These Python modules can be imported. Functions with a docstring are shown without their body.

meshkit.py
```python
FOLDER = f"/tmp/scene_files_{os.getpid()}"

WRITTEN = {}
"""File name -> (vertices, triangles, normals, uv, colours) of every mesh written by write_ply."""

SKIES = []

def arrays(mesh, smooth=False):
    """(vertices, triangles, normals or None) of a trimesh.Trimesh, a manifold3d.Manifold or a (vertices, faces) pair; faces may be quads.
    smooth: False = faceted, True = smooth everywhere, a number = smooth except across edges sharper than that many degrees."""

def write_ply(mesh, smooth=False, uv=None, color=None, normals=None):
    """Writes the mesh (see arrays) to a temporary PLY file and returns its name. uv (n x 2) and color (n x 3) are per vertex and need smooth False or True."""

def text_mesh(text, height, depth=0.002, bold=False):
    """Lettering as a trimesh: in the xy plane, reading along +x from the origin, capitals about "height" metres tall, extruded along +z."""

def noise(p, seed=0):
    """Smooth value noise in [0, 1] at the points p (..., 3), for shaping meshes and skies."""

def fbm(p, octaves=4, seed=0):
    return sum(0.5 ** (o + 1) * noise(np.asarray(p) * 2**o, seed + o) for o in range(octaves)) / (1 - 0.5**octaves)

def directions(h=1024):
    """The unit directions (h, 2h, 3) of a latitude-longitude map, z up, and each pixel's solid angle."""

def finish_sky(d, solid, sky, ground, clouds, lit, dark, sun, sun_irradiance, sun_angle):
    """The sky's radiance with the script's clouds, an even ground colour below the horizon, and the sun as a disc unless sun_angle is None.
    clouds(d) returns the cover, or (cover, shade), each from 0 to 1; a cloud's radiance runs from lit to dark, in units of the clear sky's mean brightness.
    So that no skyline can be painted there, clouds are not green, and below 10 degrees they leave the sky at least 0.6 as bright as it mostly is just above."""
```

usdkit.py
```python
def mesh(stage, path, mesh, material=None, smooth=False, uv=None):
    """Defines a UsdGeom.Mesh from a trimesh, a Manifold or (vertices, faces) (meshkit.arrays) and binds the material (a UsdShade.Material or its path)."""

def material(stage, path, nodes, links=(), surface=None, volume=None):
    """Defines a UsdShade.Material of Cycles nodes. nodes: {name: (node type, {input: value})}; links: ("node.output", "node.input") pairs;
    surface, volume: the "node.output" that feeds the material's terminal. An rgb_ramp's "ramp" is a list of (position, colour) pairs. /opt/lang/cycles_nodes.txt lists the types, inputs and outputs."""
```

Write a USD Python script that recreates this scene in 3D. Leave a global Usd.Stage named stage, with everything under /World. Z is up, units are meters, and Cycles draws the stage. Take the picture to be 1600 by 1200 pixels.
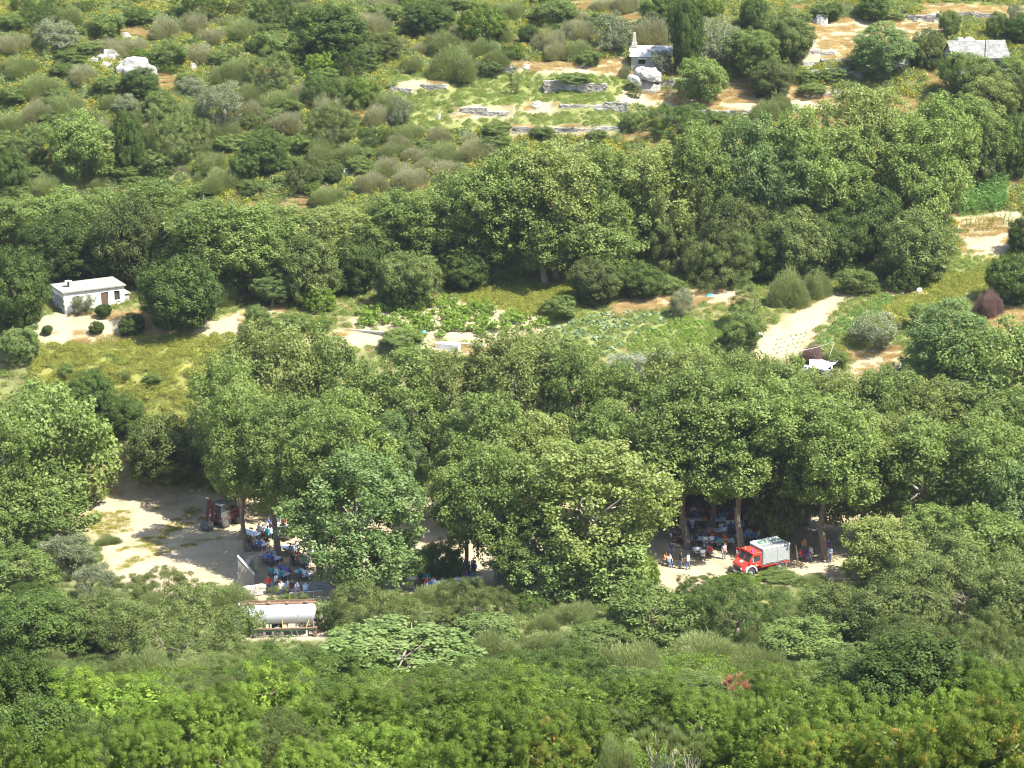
import math, random
import numpy as np
import trimesh, manifold3d, usdkit, meshkit
from manifold3d import Manifold
from scipy.interpolate import PchipInterpolator
import shapely
from pxr import Usd, UsdGeom, UsdLux, UsdShade, Sdf, Gf, Vt

stage = Usd.Stage.CreateInMemory()
UsdGeom.SetStageUpAxis(stage, UsdGeom.Tokens.z)
UsdGeom.SetStageMetersPerUnit(stage, 1.0)
World = UsdGeom.Xform.Define(stage, '/World')
stage.SetDefaultPrim(World.GetPrim())
UsdGeom.Scope.Define(stage, '/World/Looks')

# ------------------------------------------------------------------ camera, sky, sun
CAM_Z, PITCH, FPX = 91.0, math.radians(16.5), 4000.0      # FPX: focal length in pixels of a 1600 px wide picture
cam = UsdGeom.Camera.Define(stage, '/World/camera')
cam.AddTranslateOp().Set(Gf.Vec3d(0, 0, CAM_Z))
cam.AddRotateXOp().Set(90 - math.degrees(PITCH))
cam.CreateHorizontalApertureAttr(36.0)
cam.CreateVerticalApertureAttr(27.0)
cam.CreateFocalLengthAttr(36.0 * FPX / 1600)
cam.CreateClippingRangeAttr(Gf.Vec2f(0.5, 20000))
cam.CreateExposureAttr(1.62)

SUN_DIR = np.array([0.84, -0.50, 0.0]); SUN_DIR /= np.linalg.norm(SUN_DIR)
SUN_ELEV = math.radians(58)
SUN = np.array([SUN_DIR[0] * math.cos(SUN_ELEV), SUN_DIR[1] * math.cos(SUN_ELEV), math.sin(SUN_ELEV)])
usdkit.material(stage, '/World/Looks/sky_material', {
    'sky': ('sky_texture', {'sky_type': 'single_scattering', 'sun_disc': False, 'sun_elevation': SUN_ELEV,
                            'sun_rotation': math.atan2(SUN[0], SUN[1]), 'altitude': 200.0, 'aerosol_density': 1.2}),
    'bg': ('background_shader', {'strength': 0.125})}, [('sky.color', 'bg.color')], surface='bg.background')
dome = UsdLux.DomeLight.Define(stage, '/World/sky')
UsdShade.MaterialBindingAPI.Apply(dome.GetPrim()).Bind(UsdShade.Material.Get(stage, '/World/Looks/sky_material'))
dome.GetPrim().SetCustomDataByKey('kind', 'structure')
sun = UsdLux.DistantLight.Define(stage, '/World/sun')
sun.CreateNormalizeAttr(True); sun.CreateIntensityAttr(1.2); sun.CreateAngleAttr(0.53)
sun.CreateColorAttr(Gf.Vec3f(1.0, 0.955, 0.87))
m = trimesh.geometry.align_vectors([0, 0, 1.0], SUN)
sun.AddTransformOp().Set(Gf.Matrix4d(*m.T.ravel().tolist()))

# ------------------------------------------------------------------ helpers
COUNT = {}
def numbered(path):
    if path not in COUNT:
        COUNT[path] = 0
        return path
    COUNT[path] += 1
    return f'{path}_{COUNT[path]:03d}'

def tag(p, label=None, cat=None, group=None, kind=None):
    p = p.GetPrim() if hasattr(p, 'GetPrim') else p
    for k, v in (('label', label), ('category', cat), ('group', group), ('kind', kind)):
        if v: p.SetCustomDataByKey(k, v)
    return p

def thing(name, label, cat, loc=(0, 0, 0), rotz=0.0, group=None, tilt=None):
    x = UsdGeom.Xform.Define(stage, numbered('/World/' + name))
    x.AddTranslateOp().Set(Gf.Vec3d(*map(float, loc)))
    x.AddRotateZOp().Set(math.degrees(rotz))
    if tilt: x.AddRotateYOp().Set(math.degrees(tilt))
    return tag(x, label, cat, group)

def obj(name, mesh, mat, parent=None, smooth=False, tint=None, **tags):
    path = numbered((str(parent.GetPath()) if parent is not None else '/World') + '/' + name)
    p = usdkit.mesh(stage, path, mesh, '/World/Looks/' + mat, smooth=smooth)
    if tint is not None:
        UsdGeom.PrimvarsAPI(p).CreatePrimvar('tint', Sdf.ValueTypeNames.FloatArray, 'vertex').Set(Vt.FloatArray.FromNumpy(np.asarray(tint, np.float32)))
    if tags: tag(p, **tags)
    return p.GetPrim()

def cat_(*ms):
    return trimesh.util.concatenate([x for x in ms if x is not None])

def box(x0, x1, y0, y1, z0, z1):
    b = trimesh.creation.box([x1 - x0, y1 - y0, z1 - z0]); b.apply_translation([(x0 + x1) / 2, (y0 + y1) / 2, (z0 + z1) / 2]); return b

def rbox(x0, x1, y0, y1, z0, z1, r=0.05):
    """box with chamfered edges"""
    pts = []
    for sx, x in ((1, x0), (-1, x1)):
        for sy, y in ((1, y0), (-1, y1)):
            for sz, z in ((1, z0), (-1, z1)):
                pts += [(x + sx * r, y + sy * r, z), (x + sx * r, y, z + sz * r), (x, y + sy * r, z + sz * r)]
    return trimesh.convex.convex_hull(np.array(pts))

def hull(pts):
    return trimesh.convex.convex_hull(np.array(pts, float))

def cyl(a, b, r, r2=None, n=12):
    a, b = np.array(a, float), np.array(b, float)
    r2 = r if r2 is None else r2
    d = b - a; L = np.linalg.norm(d); d /= L
    s = np.cross(d, [0, 0, 1.0] if abs(d[2]) < .9 else [1.0, 0, 0]); s /= np.linalg.norm(s); t = np.cross(d, s)
    an = np.arange(n) * 2 * np.pi / n
    ring = np.cos(an)[:, None] * s + np.sin(an)[:, None] * t
    v = np.vstack([a + ring * r, b + ring * r2, [a], [b]])
    f = []
    for i in range(n):
        j = (i + 1) % n
        f += [(i, j, n + j), (i, n + j, n + i), (2 * n, j, i), (2 * n + 1, n + i, n + j)]
    mm = trimesh.Trimesh(v, f, process=False)
    if mm.volume < 0: mm.invert()
    return mm

def tube(points, radii, n=6):
    out = []
    for i in range(len(points) - 1):
        out.append(cyl(points[i], points[i + 1], radii[i], radii[i + 1], n))
    return cat_(*out)

def wheel_mesh(c, axis, R, w, n=20):
    """tyre as revolved rounded profile"""
    prof = np.array([[R * .55, -w / 2], [R * .92, -w / 2], [R, -w * .32], [R, w * .32], [R * .92, w / 2], [R * .55, w / 2]])
    t = trimesh.creation.revolve(np.vstack([prof, prof[:1]]), sections=n)
    t.apply_transform(trimesh.geometry.align_vectors([0, 0, 1], axis)); t.apply_translation(c); return t

# ------------------------------------------------------------------ materials
def plain(name, col, rough=0.7, metal=0.0, var=0.12, scale=3.0, bump=0.0, spec=0.5):
    c = np.array(col, float)
    nodes = {'g': ('texture_coordinate', {}), 'n': ('noise_texture', {'scale': scale, 'detail': 5.0, 'roughness': .6}),
             'r': ('rgb_ramp', {'ramp': [(0.25, tuple(c * (1 - 2 * var))), (0.5, tuple(c)), (0.75, tuple(np.minimum(c * (1 + 1.5 * var), 1)))]}),
             'p': ('principled_bsdf', {'roughness': rough, 'metallic': metal, 'specular_ior_level': spec})}
    links = [('g.object', 'n.vector'), ('n.fac', 'r.fac'), ('r.color', 'p.base_color')]
    if bump:
        nodes['b'] = ('bump', {'strength': 0.6, 'distance': bump}); links += [('n.fac', 'b.height'), ('b.normal', 'p.normal')]
    usdkit.material(stage, '/World/Looks/' + name, nodes, links, surface='p.BSDF')

def leaf_mat(name, c1, c2, c3, trans=0.35, rough=0.5, spec=0.22, tr_col=None, objvar=0.2, stops=(0, .5, 1)):
    """c1..c3: dark, middle, light leaf; tint primvar picks the leaf's own colour, the copy's random shifts its value"""
    mid = np.array(c2); tc = tr_col or tuple(np.minimum(mid * np.array([1.5, 1.35, 0.7]), .9))
    nodes = {'a': ('attribute', {'attribute': 'tint'}), 'o': ('object_info', {}),
             'r': ('rgb_ramp', {'ramp': [(stops[0], c1), (stops[1], c2), (stops[2], c3)]}),
             'mr': ('map_range', {'from_min': 0.0, 'from_max': 1.0, 'to_min': 1 - objvar, 'to_max': 1 + objvar}),
             'h': ('hsv', {'hue': 0.5, 'saturation': 1.0, 'fac': 1.0}),
             'p': ('principled_bsdf', {'roughness': rough, 'specular_ior_level': spec}),
             't': ('translucent_bsdf', {'color': tc}), 'm': ('mix_closure', {'fac': trans})}
    links = [('a.fac', 'r.fac'), ('o.random', 'mr.value'), ('r.color', 'h.color'), ('mr.result', 'h.value'),
             ('h.color', 'p.base_color'), ('p.BSDF', 'm.closure1'), ('t.BSDF', 'm.closure2')]
    usdkit.material(stage, '/World/Looks/' + name, nodes, links, surface='m.closure')

leaf_mat('plane_leaf', (.078, .125, .026), (.145, .205, .046), (.27, .33, .105), trans=.42)
leaf_mat('plane_yellow_leaf', (.098, .136, .030), (.175, .218, .054), (.30, .335, .12), trans=.42)
leaf_mat('plane_blue_leaf', (.070, .120, .034), (.130, .198, .060), (.24, .315, .125), trans=.42)
leaf_mat('oak_leaf', (.030, .055, .010), (.060, .098, .017), (.115, .16, .036), trans=.25, spec=.15)
leaf_mat('oak_olive_leaf', (.050, .072, .016), (.098, .128, .032), (.17, .20, .062), trans=.28, spec=.15, objvar=.28)
leaf_mat('lentisk_leaf', (.056, .098, .011), (.108, .172, .018), (.195, .265, .036), trans=.33, objvar=.36)
leaf_mat('shrub_leaf', (.066, .105, .020), (.122, .175, .040), (.21, .26, .08), trans=.35)
leaf_mat('olive_leaf', (.095, .120, .055), (.165, .19, .10), (.27, .295, .18), trans=.25)
leaf_mat('heath_leaf', (.13, .145, .07), (.23, .24, .13), (.36, .35, .23), trans=.4, spec=.05)
leaf_mat('broom_leaf', (.095, .13, .045), (.17, .21, .08), (.30, .33, .14), trans=.4, spec=.05)
leaf_mat('fig_leaf', (.085, .14, .032), (.16, .225, .064), (.27, .335, .125), trans=.4)
leaf_mat('dead_leaf', (.22, .10, .06), (.34, .17, .11), (.44, .27, .18), trans=.3, spec=.1)
leaf_mat('purple_leaf', (.13, .075, .075), (.20, .125, .12), (.28, .19, .18), trans=.3, spec=.1)
leaf_mat('red_tip_leaf', (.065, .11, .012), (.14, .205, .022), (.50, .26, .07), trans=.38, stops=(0, .8, 1.0))
leaf_mat('bracken_leaf', (.13, .17, .025), (.25, .27, .045), (.44, .33, .075), trans=.35, spec=.1)
leaf_mat('field_leaf', (.125, .16, .026), (.205, .235, .042), (.33, .30, .072), trans=.35, spec=.1)
leaf_mat('green_cover_leaf', (.095, .15, .028), (.165, .225, .048), (.26, .30, .085), trans=.35, spec=.1)
leaf_mat('scrub_leaf', (.075, .115, .032), (.14, .19, .060), (.22, .26, .10), trans=.3, spec=.1)
leaf_mat('dry_grass_leaf', (.33, .245, .115), (.45, .355, .185), (.57, .48, .29), trans=.35, spec=.1)
leaf_mat('vine_leaf', (.09, .165, .022), (.165, .265, .038), (.27, .36, .07), trans=.4)
leaf_mat('cabbage_leaf', (.10, .165, .075), (.17, .25, .125), (.28, .36, .22), trans=.3)
leaf_mat('crop_leaf', (.065, .145, .030), (.12, .23, .055), (.20, .32, .10), trans=.35)
leaf_mat('silver_leaf', (.17, .20, .13), (.27, .30, .22), (.42, .44, .37), trans=.3)
plain('bark', (.16, .125, .09), .9, var=.25, scale=4, bump=.05)
plain('pale_bark', (.27, .24, .19), .9, var=.2, scale=4, bump=.03)
# ------------------------------------------------------------------ terrain: a valley between two hillsides
PY = [-2500, -700, -200, -30, 0, 30, 60, 100, 118, 151, 198, 212, 224, 238, 262, 269, 277, 287, 303, 325, 340, 358, 381, 440, 700, 1500, 4000]
PZ = [420, 240, 150, 100, 89.2, 68, 55, 43, 36.7, 25.2, 7.5, 3.2, 2.4, .25, 0.0, 5.0, 11.4, 14.4, 15.5, 21, 26, 31.7, 38, 54, 130, 240, 420]
profile = PchipInterpolator(PY, PZ)
FWD = np.array([0, math.cos(PITCH), -math.sin(PITCH)]); UP = np.array([0, math.sin(PITCH), math.cos(PITCH)]); CAMP = np.array([0, 0, CAM_Z])
BUMPS = []          # (A, B, height): ground held up behind a terrace wall

def height(x, y, bumps=True):
    x, y = np.asarray(x, float), np.asarray(y, float)
    z = profile(y)
    p = np.stack([x, y, np.zeros_like(x)], -1)
    hill = np.clip((y - 303) / 15, 0, 1) + np.clip((205 - y) / 15, 0, 1)
    z = z + hill * ((meshkit.fbm(p / 14.0, 3, 5) - .5) * 2.2 + (meshkit.fbm(p / 70.0, 2, 9) - .5) * 5.0) * np.clip(np.hypot(x, y) / 60, 0, 1)
    z = z + (meshkit.fbm(p / 5.0, 2, 3) - .5) * .22
    if bumps:
        for A, B, hh in BUMPS:
            d = B - A; L = np.linalg.norm(d); d = d / L
            rx, ry = x - A[0], y - A[1]
            along = rx * d[0] + ry * d[1]; off = -rx * d[1] + ry * d[0]      # off > 0 lies uphill (A left, B right)
            side = np.clip((along + 2) / 2, 0, 1) * np.clip((L + 2 - along) / 2, 0, 1)
            z = z + hh * .92 * side * np.where(off > 0, np.exp(-np.maximum(off, 0) / 6.0), 0)
    return z

def to_px(P):
    P = np.asarray(P, float) - CAMP
    d = P @ FWD
    return np.stack([800 + FPX * P[..., 0] / d, 600 - FPX * (P @ UP) / d], -1), d

def hit(px, py, bumps=True, lift=0.0):
    """the ground point seen at a pixel of the 1600 x 1200 photograph"""
    d = FWD + (px - 800) / FPX * np.array([1.0, 0, 0]) + (600 - py) / FPX * UP
    t = np.linspace(70, 520, 4500)
    P = CAMP + t[:, None] * d
    below = P[:, 2] < height(P[:, 0], P[:, 1], bumps) + lift
    i = int(np.argmax(below)) if below.any() else len(t) - 1
    Q = P[i].copy(); Q[2] = height(Q[0], Q[1], bumps)
    return Q

# dry stone walls that hold terraces: left end, right end (pixels of the wall's foot), height
WALLS = [((748, 112), (802, 116), 1.2), ((612, 143), (640, 146), 1.0), ((660, 140), (694, 142), .9), ((852, 150), (946, 151), 1.4),
         ((878, 180), (978, 179), 1.2), ((722, 178), (800, 182), 1.0), ((805, 212), (962, 208), 1.2), ((1022, 138), (1078, 136), 1.2),
         ((1085, 180), (1172, 184), 1.1), ((1226, 114), (1342, 110), .9), ((1262, 103), (1300, 102), 1.0), ((1262, 127), (1350, 124), 1.1),
         ((1285, 150), (1335, 148), .9), ((1420, 32), (1478, 36), 1.0), ((1500, 26), (1560, 28), .9)]
WALL_XY = []
for a, b, hh in WALLS:
    A, B = hit(*a, bumps=False)[:2], hit(*b, bumps=False)[:2]
    WALL_XY.append((A, B, hh))
BUMPS = WALL_XY

def grow(a, step, end, k=1.25):
    out = []
    while (a < end) if step > 0 else (a > end):
        step *= k; a += step; out.append(a)
    return out
XS = np.array(sorted(grow(-84, -.8, -3000)) + list(np.arange(-84, 84.1, .6)) + grow(84, .8, 3000))
YS = np.array(sorted(grow(92, -.8, -2400)) + list(np.arange(92, 408, .6)) + grow(408, .8, 3900))
GX, GY = np.meshgrid(XS, YS)
GZ = height(GX, GY)
TV = np.stack([GX, GY, GZ], -1).reshape(-1, 3)
front = TV[:, 1] > 60
TP = np.full((len(TV), 2), -9999.0)
TP[front] = to_px(TV[front])[0]

# kinds of ground by outline (drawn over the photograph, kept as world positions)
REG = {
 'yard': [[(112, 800), (190, 772), (215, 756), (330, 772), (400, 762), (520, 790), (640, 770), (760, 770), (1000, 800), (1100, 790), (1340, 800), (1340, 905), (1060, 925), (700, 925), (500, 945), (360, 945), (250, 935), (165, 900), (150, 850)],
          [(560, 775), (620, 745), (740, 745), (760, 780)]],
 'track': [[(350, 940), (510, 940), (520, 1000), (350, 1000)], [(1060, 908), (1330, 898), (1330, 906), (1060, 922)],
           [(560, 640), (900, 635), (1500, 625), (1500, 660), (900, 668), (560, 670)]],
 'dry': [[(40, 508), (66, 492), (110, 488), (215, 486), (330, 500), (400, 478), (450, 480), (440, 530), (330, 522), (210, 530), (90, 540), (36, 528)],
         [(172, 92), (232, 88), (232, 102), (176, 104)], [(1240, 35), (1330, 30), (1480, 22), (1475, 60), (1430, 72), (1330, 95), (1245, 98)],
         [(1060, 140), (1170, 120), (1230, 130), (1320, 140), (1330, 165), (1180, 182), (1050, 172), (960, 160), (970, 142)],
         [(800, 96), (900, 100), (985, 88), (985, 122), (900, 118), (800, 112)], [(1230, 158), (1310, 148), (1330, 170), (1240, 175)],
         [(1490, 340), (1600, 325), (1600, 350), (1580, 365), (1490, 362)], [(1490, 365), (1580, 360), (1575, 400), (1500, 395)], [(1500, 290), (1600, 262), (1600, 285), (1575, 286)], [(1540, 485), (1600, 478), (1600, 520), (1545, 512)],
         [(1330, 545), (1410, 540), (1410, 590), (1320, 600)], [(1130, 740), (1160, 725), (1260, 735), (1250, 800), (1110, 790)],
         [(185, 690), (240, 690), (250, 770), (180, 768)], [(1440, 8), (1600, 8), (1600, 40), (1440, 22)],
         [(520, 512), (600, 522), (800, 545), (800, 560), (520, 540)], [(615, 128), (700, 128), (700, 142), (615, 142)], [(710, 165), (810, 165), (810, 185), (710, 185)],
         [(820, 160), (870, 160), (870, 180), (820, 180)], [(960, 455), (1160, 452), (1160, 470), (1060, 482), (960, 492)], [(800, 196), (960, 194), (960, 214), (800, 216)]],
 'soil': [[(528, 506), (600, 472), (720, 468), (800, 486), (876, 508), (760, 536), (690, 530), (590, 517)],
          [(1162, 545), (1288, 460), (1338, 460), (1300, 488), (1250, 556), (1190, 566)], [(1380, 455), (1440, 452), (1445, 460), (1385, 466)]],
 'field': [[(36, 530), (330, 520), (420, 524), (380, 620), (330, 680), (240, 700), (60, 610)], [(735, 445), (895, 428), (900, 498), (800, 492), (722, 470)],
           [(1395, 450), (1500, 420), (1500, 470), (1440, 480), (1340, 560), (1290, 560), (1330, 500)], [(1485, 390), (1600, 400), (1600, 470), (1490, 450)]],
 'green': [[(600, 112), (985, 112), (985, 205), (640, 205)], [(975, 535), (1060, 498), (1140, 505), (1125, 565), (1000, 575)], [(840, 510), (960, 482), (1065, 484), (1062, 500), (1000, 530), (965, 562), (860, 545)],
           [(1260, 545), (1310, 495), (1385, 458), (1400, 470), (1330, 520), (1280, 556)], [(1430, 8), (1560, 0), (1560, 18), (1440, 22)], [(1465, 400), (1560, 390), (1545, 425), (1470, 430)],
           [(1500, 285), (1580, 280), (1575, 335), (1490, 345)]],
}
GCOL = {'base': (.145, .155, .060), 'yard': (.36, .295, .195), 'track': (.36, .31, .23), 'dry': (.33, .28, .18), 'soil': (.34, .275, .18), 'field': (.18, .185, .05), 'green': (.16, .175, .06)}
REG['worn'] = [[(128, 802), (205, 798), (206, 830), (150, 842)], [(212, 858), (300, 792), (316, 790), (236, 862)], [(240, 790), (262, 786), (262, 792), (240, 796)], [(168, 868), (230, 838), (330, 806), (331, 809), (232, 842), (172, 873)], [(180, 886), (250, 862), (350, 838), (350, 841), (252, 866), (184, 891)]]
GCOL['worn'] = (.27, .22, .13)
ORDER = ['base', 'field', 'green', 'dry', 'soil', 'track', 'yard', 'worn']
def region_of(pp, xy):
    """index into ORDER for pixel positions pp, outlines broken up by noise in the world"""
    q = np.column_stack([xy, np.zeros(len(xy))])
    w = np.stack([meshkit.fbm(q / 1.6, 3, 11) - .5, meshkit.fbm(q / 1.6, 3, 12) - .5], -1) * np.array([26, 9])
    r = np.zeros(len(pp), int)
    for k in ORDER[1:]:
        for poly in REG[k]:
            r[shapely.contains_xy(shapely.Polygon(poly).buffer(0), *(pp + w).T)] = ORDER.index(k)
    return r
reg = region_of(TP, TV[:, :2])
reg[TV[:, 1] < 60] = 0
col = np.array([GCOL[k] for k in ORDER])[reg].reshape(GX.shape + (3,))
for _ in range(2):      # soften the seams
    c2 = col.copy()
    c2[1:-1, 1:-1] = (2 * col[1:-1, 1:-1] + col[:-2, 1:-1] + col[2:, 1:-1] + col[1:-1, :-2] + col[1:-1, 2:]) / 6
    col = c2
col = col.reshape(-1, 3)

usdkit.material(stage, '/World/Looks/ground_material', {
    'g': ('geometry', {}), 'c': ('attribute', {'attribute': 'soil'}),
    'n1': ('noise_texture', {'scale': .35, 'detail': 6.0, 'roughness': .65}), 'n2': ('noise_texture', {'scale': 2.6, 'detail': 5.0, 'roughness': .7}),
    'r1': ('rgb_ramp', {'ramp': [(.3, (.70, .72, .66)), (.5, (1., 1., 1.)), (.7, (1.22, 1.14, 1.06))]}),
    'r2': ('rgb_ramp', {'ramp': [(.25, (.74, .74, .71)), (.5, (1., 1., 1.)), (.75, (1.12, 1.10, 1.07))]}),
    'm1': ('mix_color', {'blend_type': 'multiply', 'fac': 1.0, 'use_clamp': True}), 'm2': ('mix_color', {'blend_type': 'multiply', 'fac': .8}),
    'b': ('bump', {'strength': .7, 'distance': .12}), 'p': ('principled_bsdf', {'roughness': .95, 'specular_ior_level': .1})},
    [('g.position', 'n1.vector'), ('g.position', 'n2.vector'), ('n1.fac', 'r1.fac'), ('n2.fac', 'r2.fac'), ('c.color', 'm1.a'), ('r1.color', 'm1.b'),
     ('m1.result', 'm2.a'), ('r2.color', 'm2.b'), ('m2.result', 'p.base_color'), ('n2.fac', 'b.height'), ('b.normal', 'p.normal')], surface='p.BSDF')
ny, nx = GX.shape
ii = (np.arange(ny - 1)[:, None] * nx + np.arange(nx - 1)).ravel()
quads = np.stack([ii, ii + 1, ii + nx + 1, ii + nx], 1)
qreg = reg[quads[:, 0]]
gn = np.zeros_like(TV)
fn = np.cross(TV[quads[:, 2]] - TV[quads[:, 0]], TV[quads[:, 3]] - TV[quads[:, 1]])
for k in range(4): np.add.at(gn, quads[:, k], fn)
gn /= np.linalg.norm(gn, axis=1, keepdims=True)
def ground_piece(name, codes):
    q = quads[np.isin(qreg, codes)]
    used, inv = np.unique(q, return_inverse=True); q = inv.reshape(q.shape)
    me = UsdGeom.Mesh.Define(stage, '/World/' + name)
    me.CreatePointsAttr(Vt.Vec3fArray.FromNumpy(TV[used].astype(np.float32)))
    me.CreateFaceVertexCountsAttr(Vt.IntArray.FromNumpy(np.full(len(q), 4, np.int32)))
    me.CreateFaceVertexIndicesAttr(Vt.IntArray.FromNumpy(q.astype(np.int32).ravel()))
    me.CreateSubdivisionSchemeAttr('none')
    me.CreateNormalsAttr(Vt.Vec3fArray.FromNumpy(gn[used].astype(np.float32))); me.SetNormalsInterpolation('vertex')
    UsdGeom.PrimvarsAPI(me).CreatePrimvar('soil', Sdf.ValueTypeNames.Color3fArray, 'vertex').Set(Vt.Vec3fArray.FromNumpy(col[used].astype(np.float32)))
    UsdShade.MaterialBindingAPI.Apply(me.GetPrim()).Bind(UsdShade.Material.Get(stage, '/World/Looks/ground_material'))
    tag(me, kind='structure')
ground_piece('hillside', [0]); ground_piece('meadow', [1]); ground_piece('crop_ground', [2]); ground_piece('dry_ground', [3])
ground_piece('tilled_soil', [4]); ground_piece('dirt_track', [5]); ground_piece('sandy_yard', [6, 7])
# ------------------------------------------------------------------ plant models (class prims, referenced by every copy)
def unit(v): return v / np.maximum(np.linalg.norm(v, axis=-1, keepdims=True), 1e-9)
def rdir(rng, n): return unit(rng.normal(size=(n, 3)))

def leaves(P, N, S, asp, rng, tint, fold=.25):
    """one folded rhombus per leaf"""
    n = len(P)
    t = unit(np.cross(N, rdir(rng, n))); b = np.cross(N, t)
    s = S[:, None]; bb = b * s * asp; nn = N * s * asp * fold
    V = np.stack([P - t * s, P - bb + nn, P + t * s, P + bb + nn], 1).reshape(-1, 3)
    i = np.arange(n)[:, None] * 4
    F = np.concatenate([i + [0, 1, 2], i + [0, 2, 3]], 1).reshape(-1, 3)
    return (V, F), np.repeat(np.clip(tint, 0, 1), 4)

def on_lobes(rng, lobes, n, shell, keep=.62, zmin=.15):
    """points in the outer shell of a union of ellipsoids, and their outward directions"""
    lobes = np.array(lobes, float); P, D = np.zeros((0, 3)), np.zeros((0, 3))
    area = (lobes[:, 3] * lobes[:, 4] + lobes[:, 3] * lobes[:, 5] + lobes[:, 4] * lobes[:, 5]); area /= area.sum()
    while len(P) < n:
        k = rng.choice(len(lobes), n, p=area); d = rdir(rng, n)
        r = 1 - (1 - shell) * rng.random(n) ** 1.6
        p = lobes[k, :3] + d * lobes[k, 3:] * r[:, None]
        inside = np.zeros(n, bool)
        for j, L in enumerate(lobes):
            q = np.linalg.norm((p - L[:3]) / L[3:], axis=1)
            inside |= (q < keep) & (k != j)
        ok = ~inside & (p[:, 2] > zmin)
        P = np.vstack([P, p[ok]]); D = np.vstack([D, unit(d[ok] / lobes[k[ok], 3:])])
    return P[:n], D[:n]

def crown(rng, lobes, clumps, rc, n, size, asp=.62, shell=.55, out=.7, up=.35, flat=.8, zmin=.15, jit=.8, stretch=1.0):
    C, D = on_lobes(rng, lobes, clumps, shell, zmin=zmin)
    R = rc * rng.uniform(.6, 1.35, clumps); ct = rng.normal(.5, .17, clumps)
    w = R ** 2; k = rng.choice(clumps, n, p=w / w.sum())
    d = unit(rdir(rng, n) + .55 * D[k]); rr = rng.random(n) ** .45
    P = C[k] + d * (R[k] * rr)[:, None] * np.array([1, 1, flat])
    N = unit(d * out + rdir(rng, n) * jit + np.array([0, 0, up]))
    S = size * rng.uniform(.65, 1.3, n)
    tint = ct[k] + rng.normal(0, .2, n)
    P[:, 2] = np.maximum(P[:, 2], .04)
    return leaves(P, N, S, asp, rng, tint)

def blades(rng, base, tip, w, tint):
    """one thin triangle per twig"""
    d = tip - base; s = unit(np.cross(d, rdir(rng, len(d)))) * np.asarray(w)[:, None]
    V = np.stack([base - s, base + s, tip], 1).reshape(-1, 3)
    return (V, np.arange(len(V)).reshape(-1, 3)), np.repeat(np.clip(tint, 0, 1), 3)

def join(*parts):
    V, F, T, n = [], [], [], 0
    for (v, f), t in parts:
        V.append(v); F.append(np.asarray(f) + n); T.append(t); n += len(v)
    return (np.vstack(V), np.vstack(F)), np.concatenate(T)

def limbs(rng, h, r0, ends, n=7, lean=.3, split=.45):
    """tapered trunk that divides into limbs towards the crown"""
    top = np.array([rng.normal(0, lean), rng.normal(0, lean), h * split]); mid = top * .5 + np.array([rng.normal(0, lean * .5), rng.normal(0, lean * .5), 0])
    ms = [tube([np.array([0, 0, -.5]), np.array([0, 0, .15]), mid, top], [r0 * 1.5, r0 * 1.15, r0 * .85, r0 * .7], n)]
    for e in ends:
        e = np.array(e, float); m1 = top * .55 + e * .45 + rng.normal(0, .25, 3) + np.array([0, 0, .3])
        ms.append(tube([top, m1, e], [r0 * .5, r0 * .32, r0 * .1], 5))
        for _ in range(2):
            f = m1 * .6 + e * .4; ms.append(tube([m1, f + rng.normal(0, h * .07, 3)], [r0 * .22, r0 * .05], 4))
    return cat_(*ms)

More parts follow.
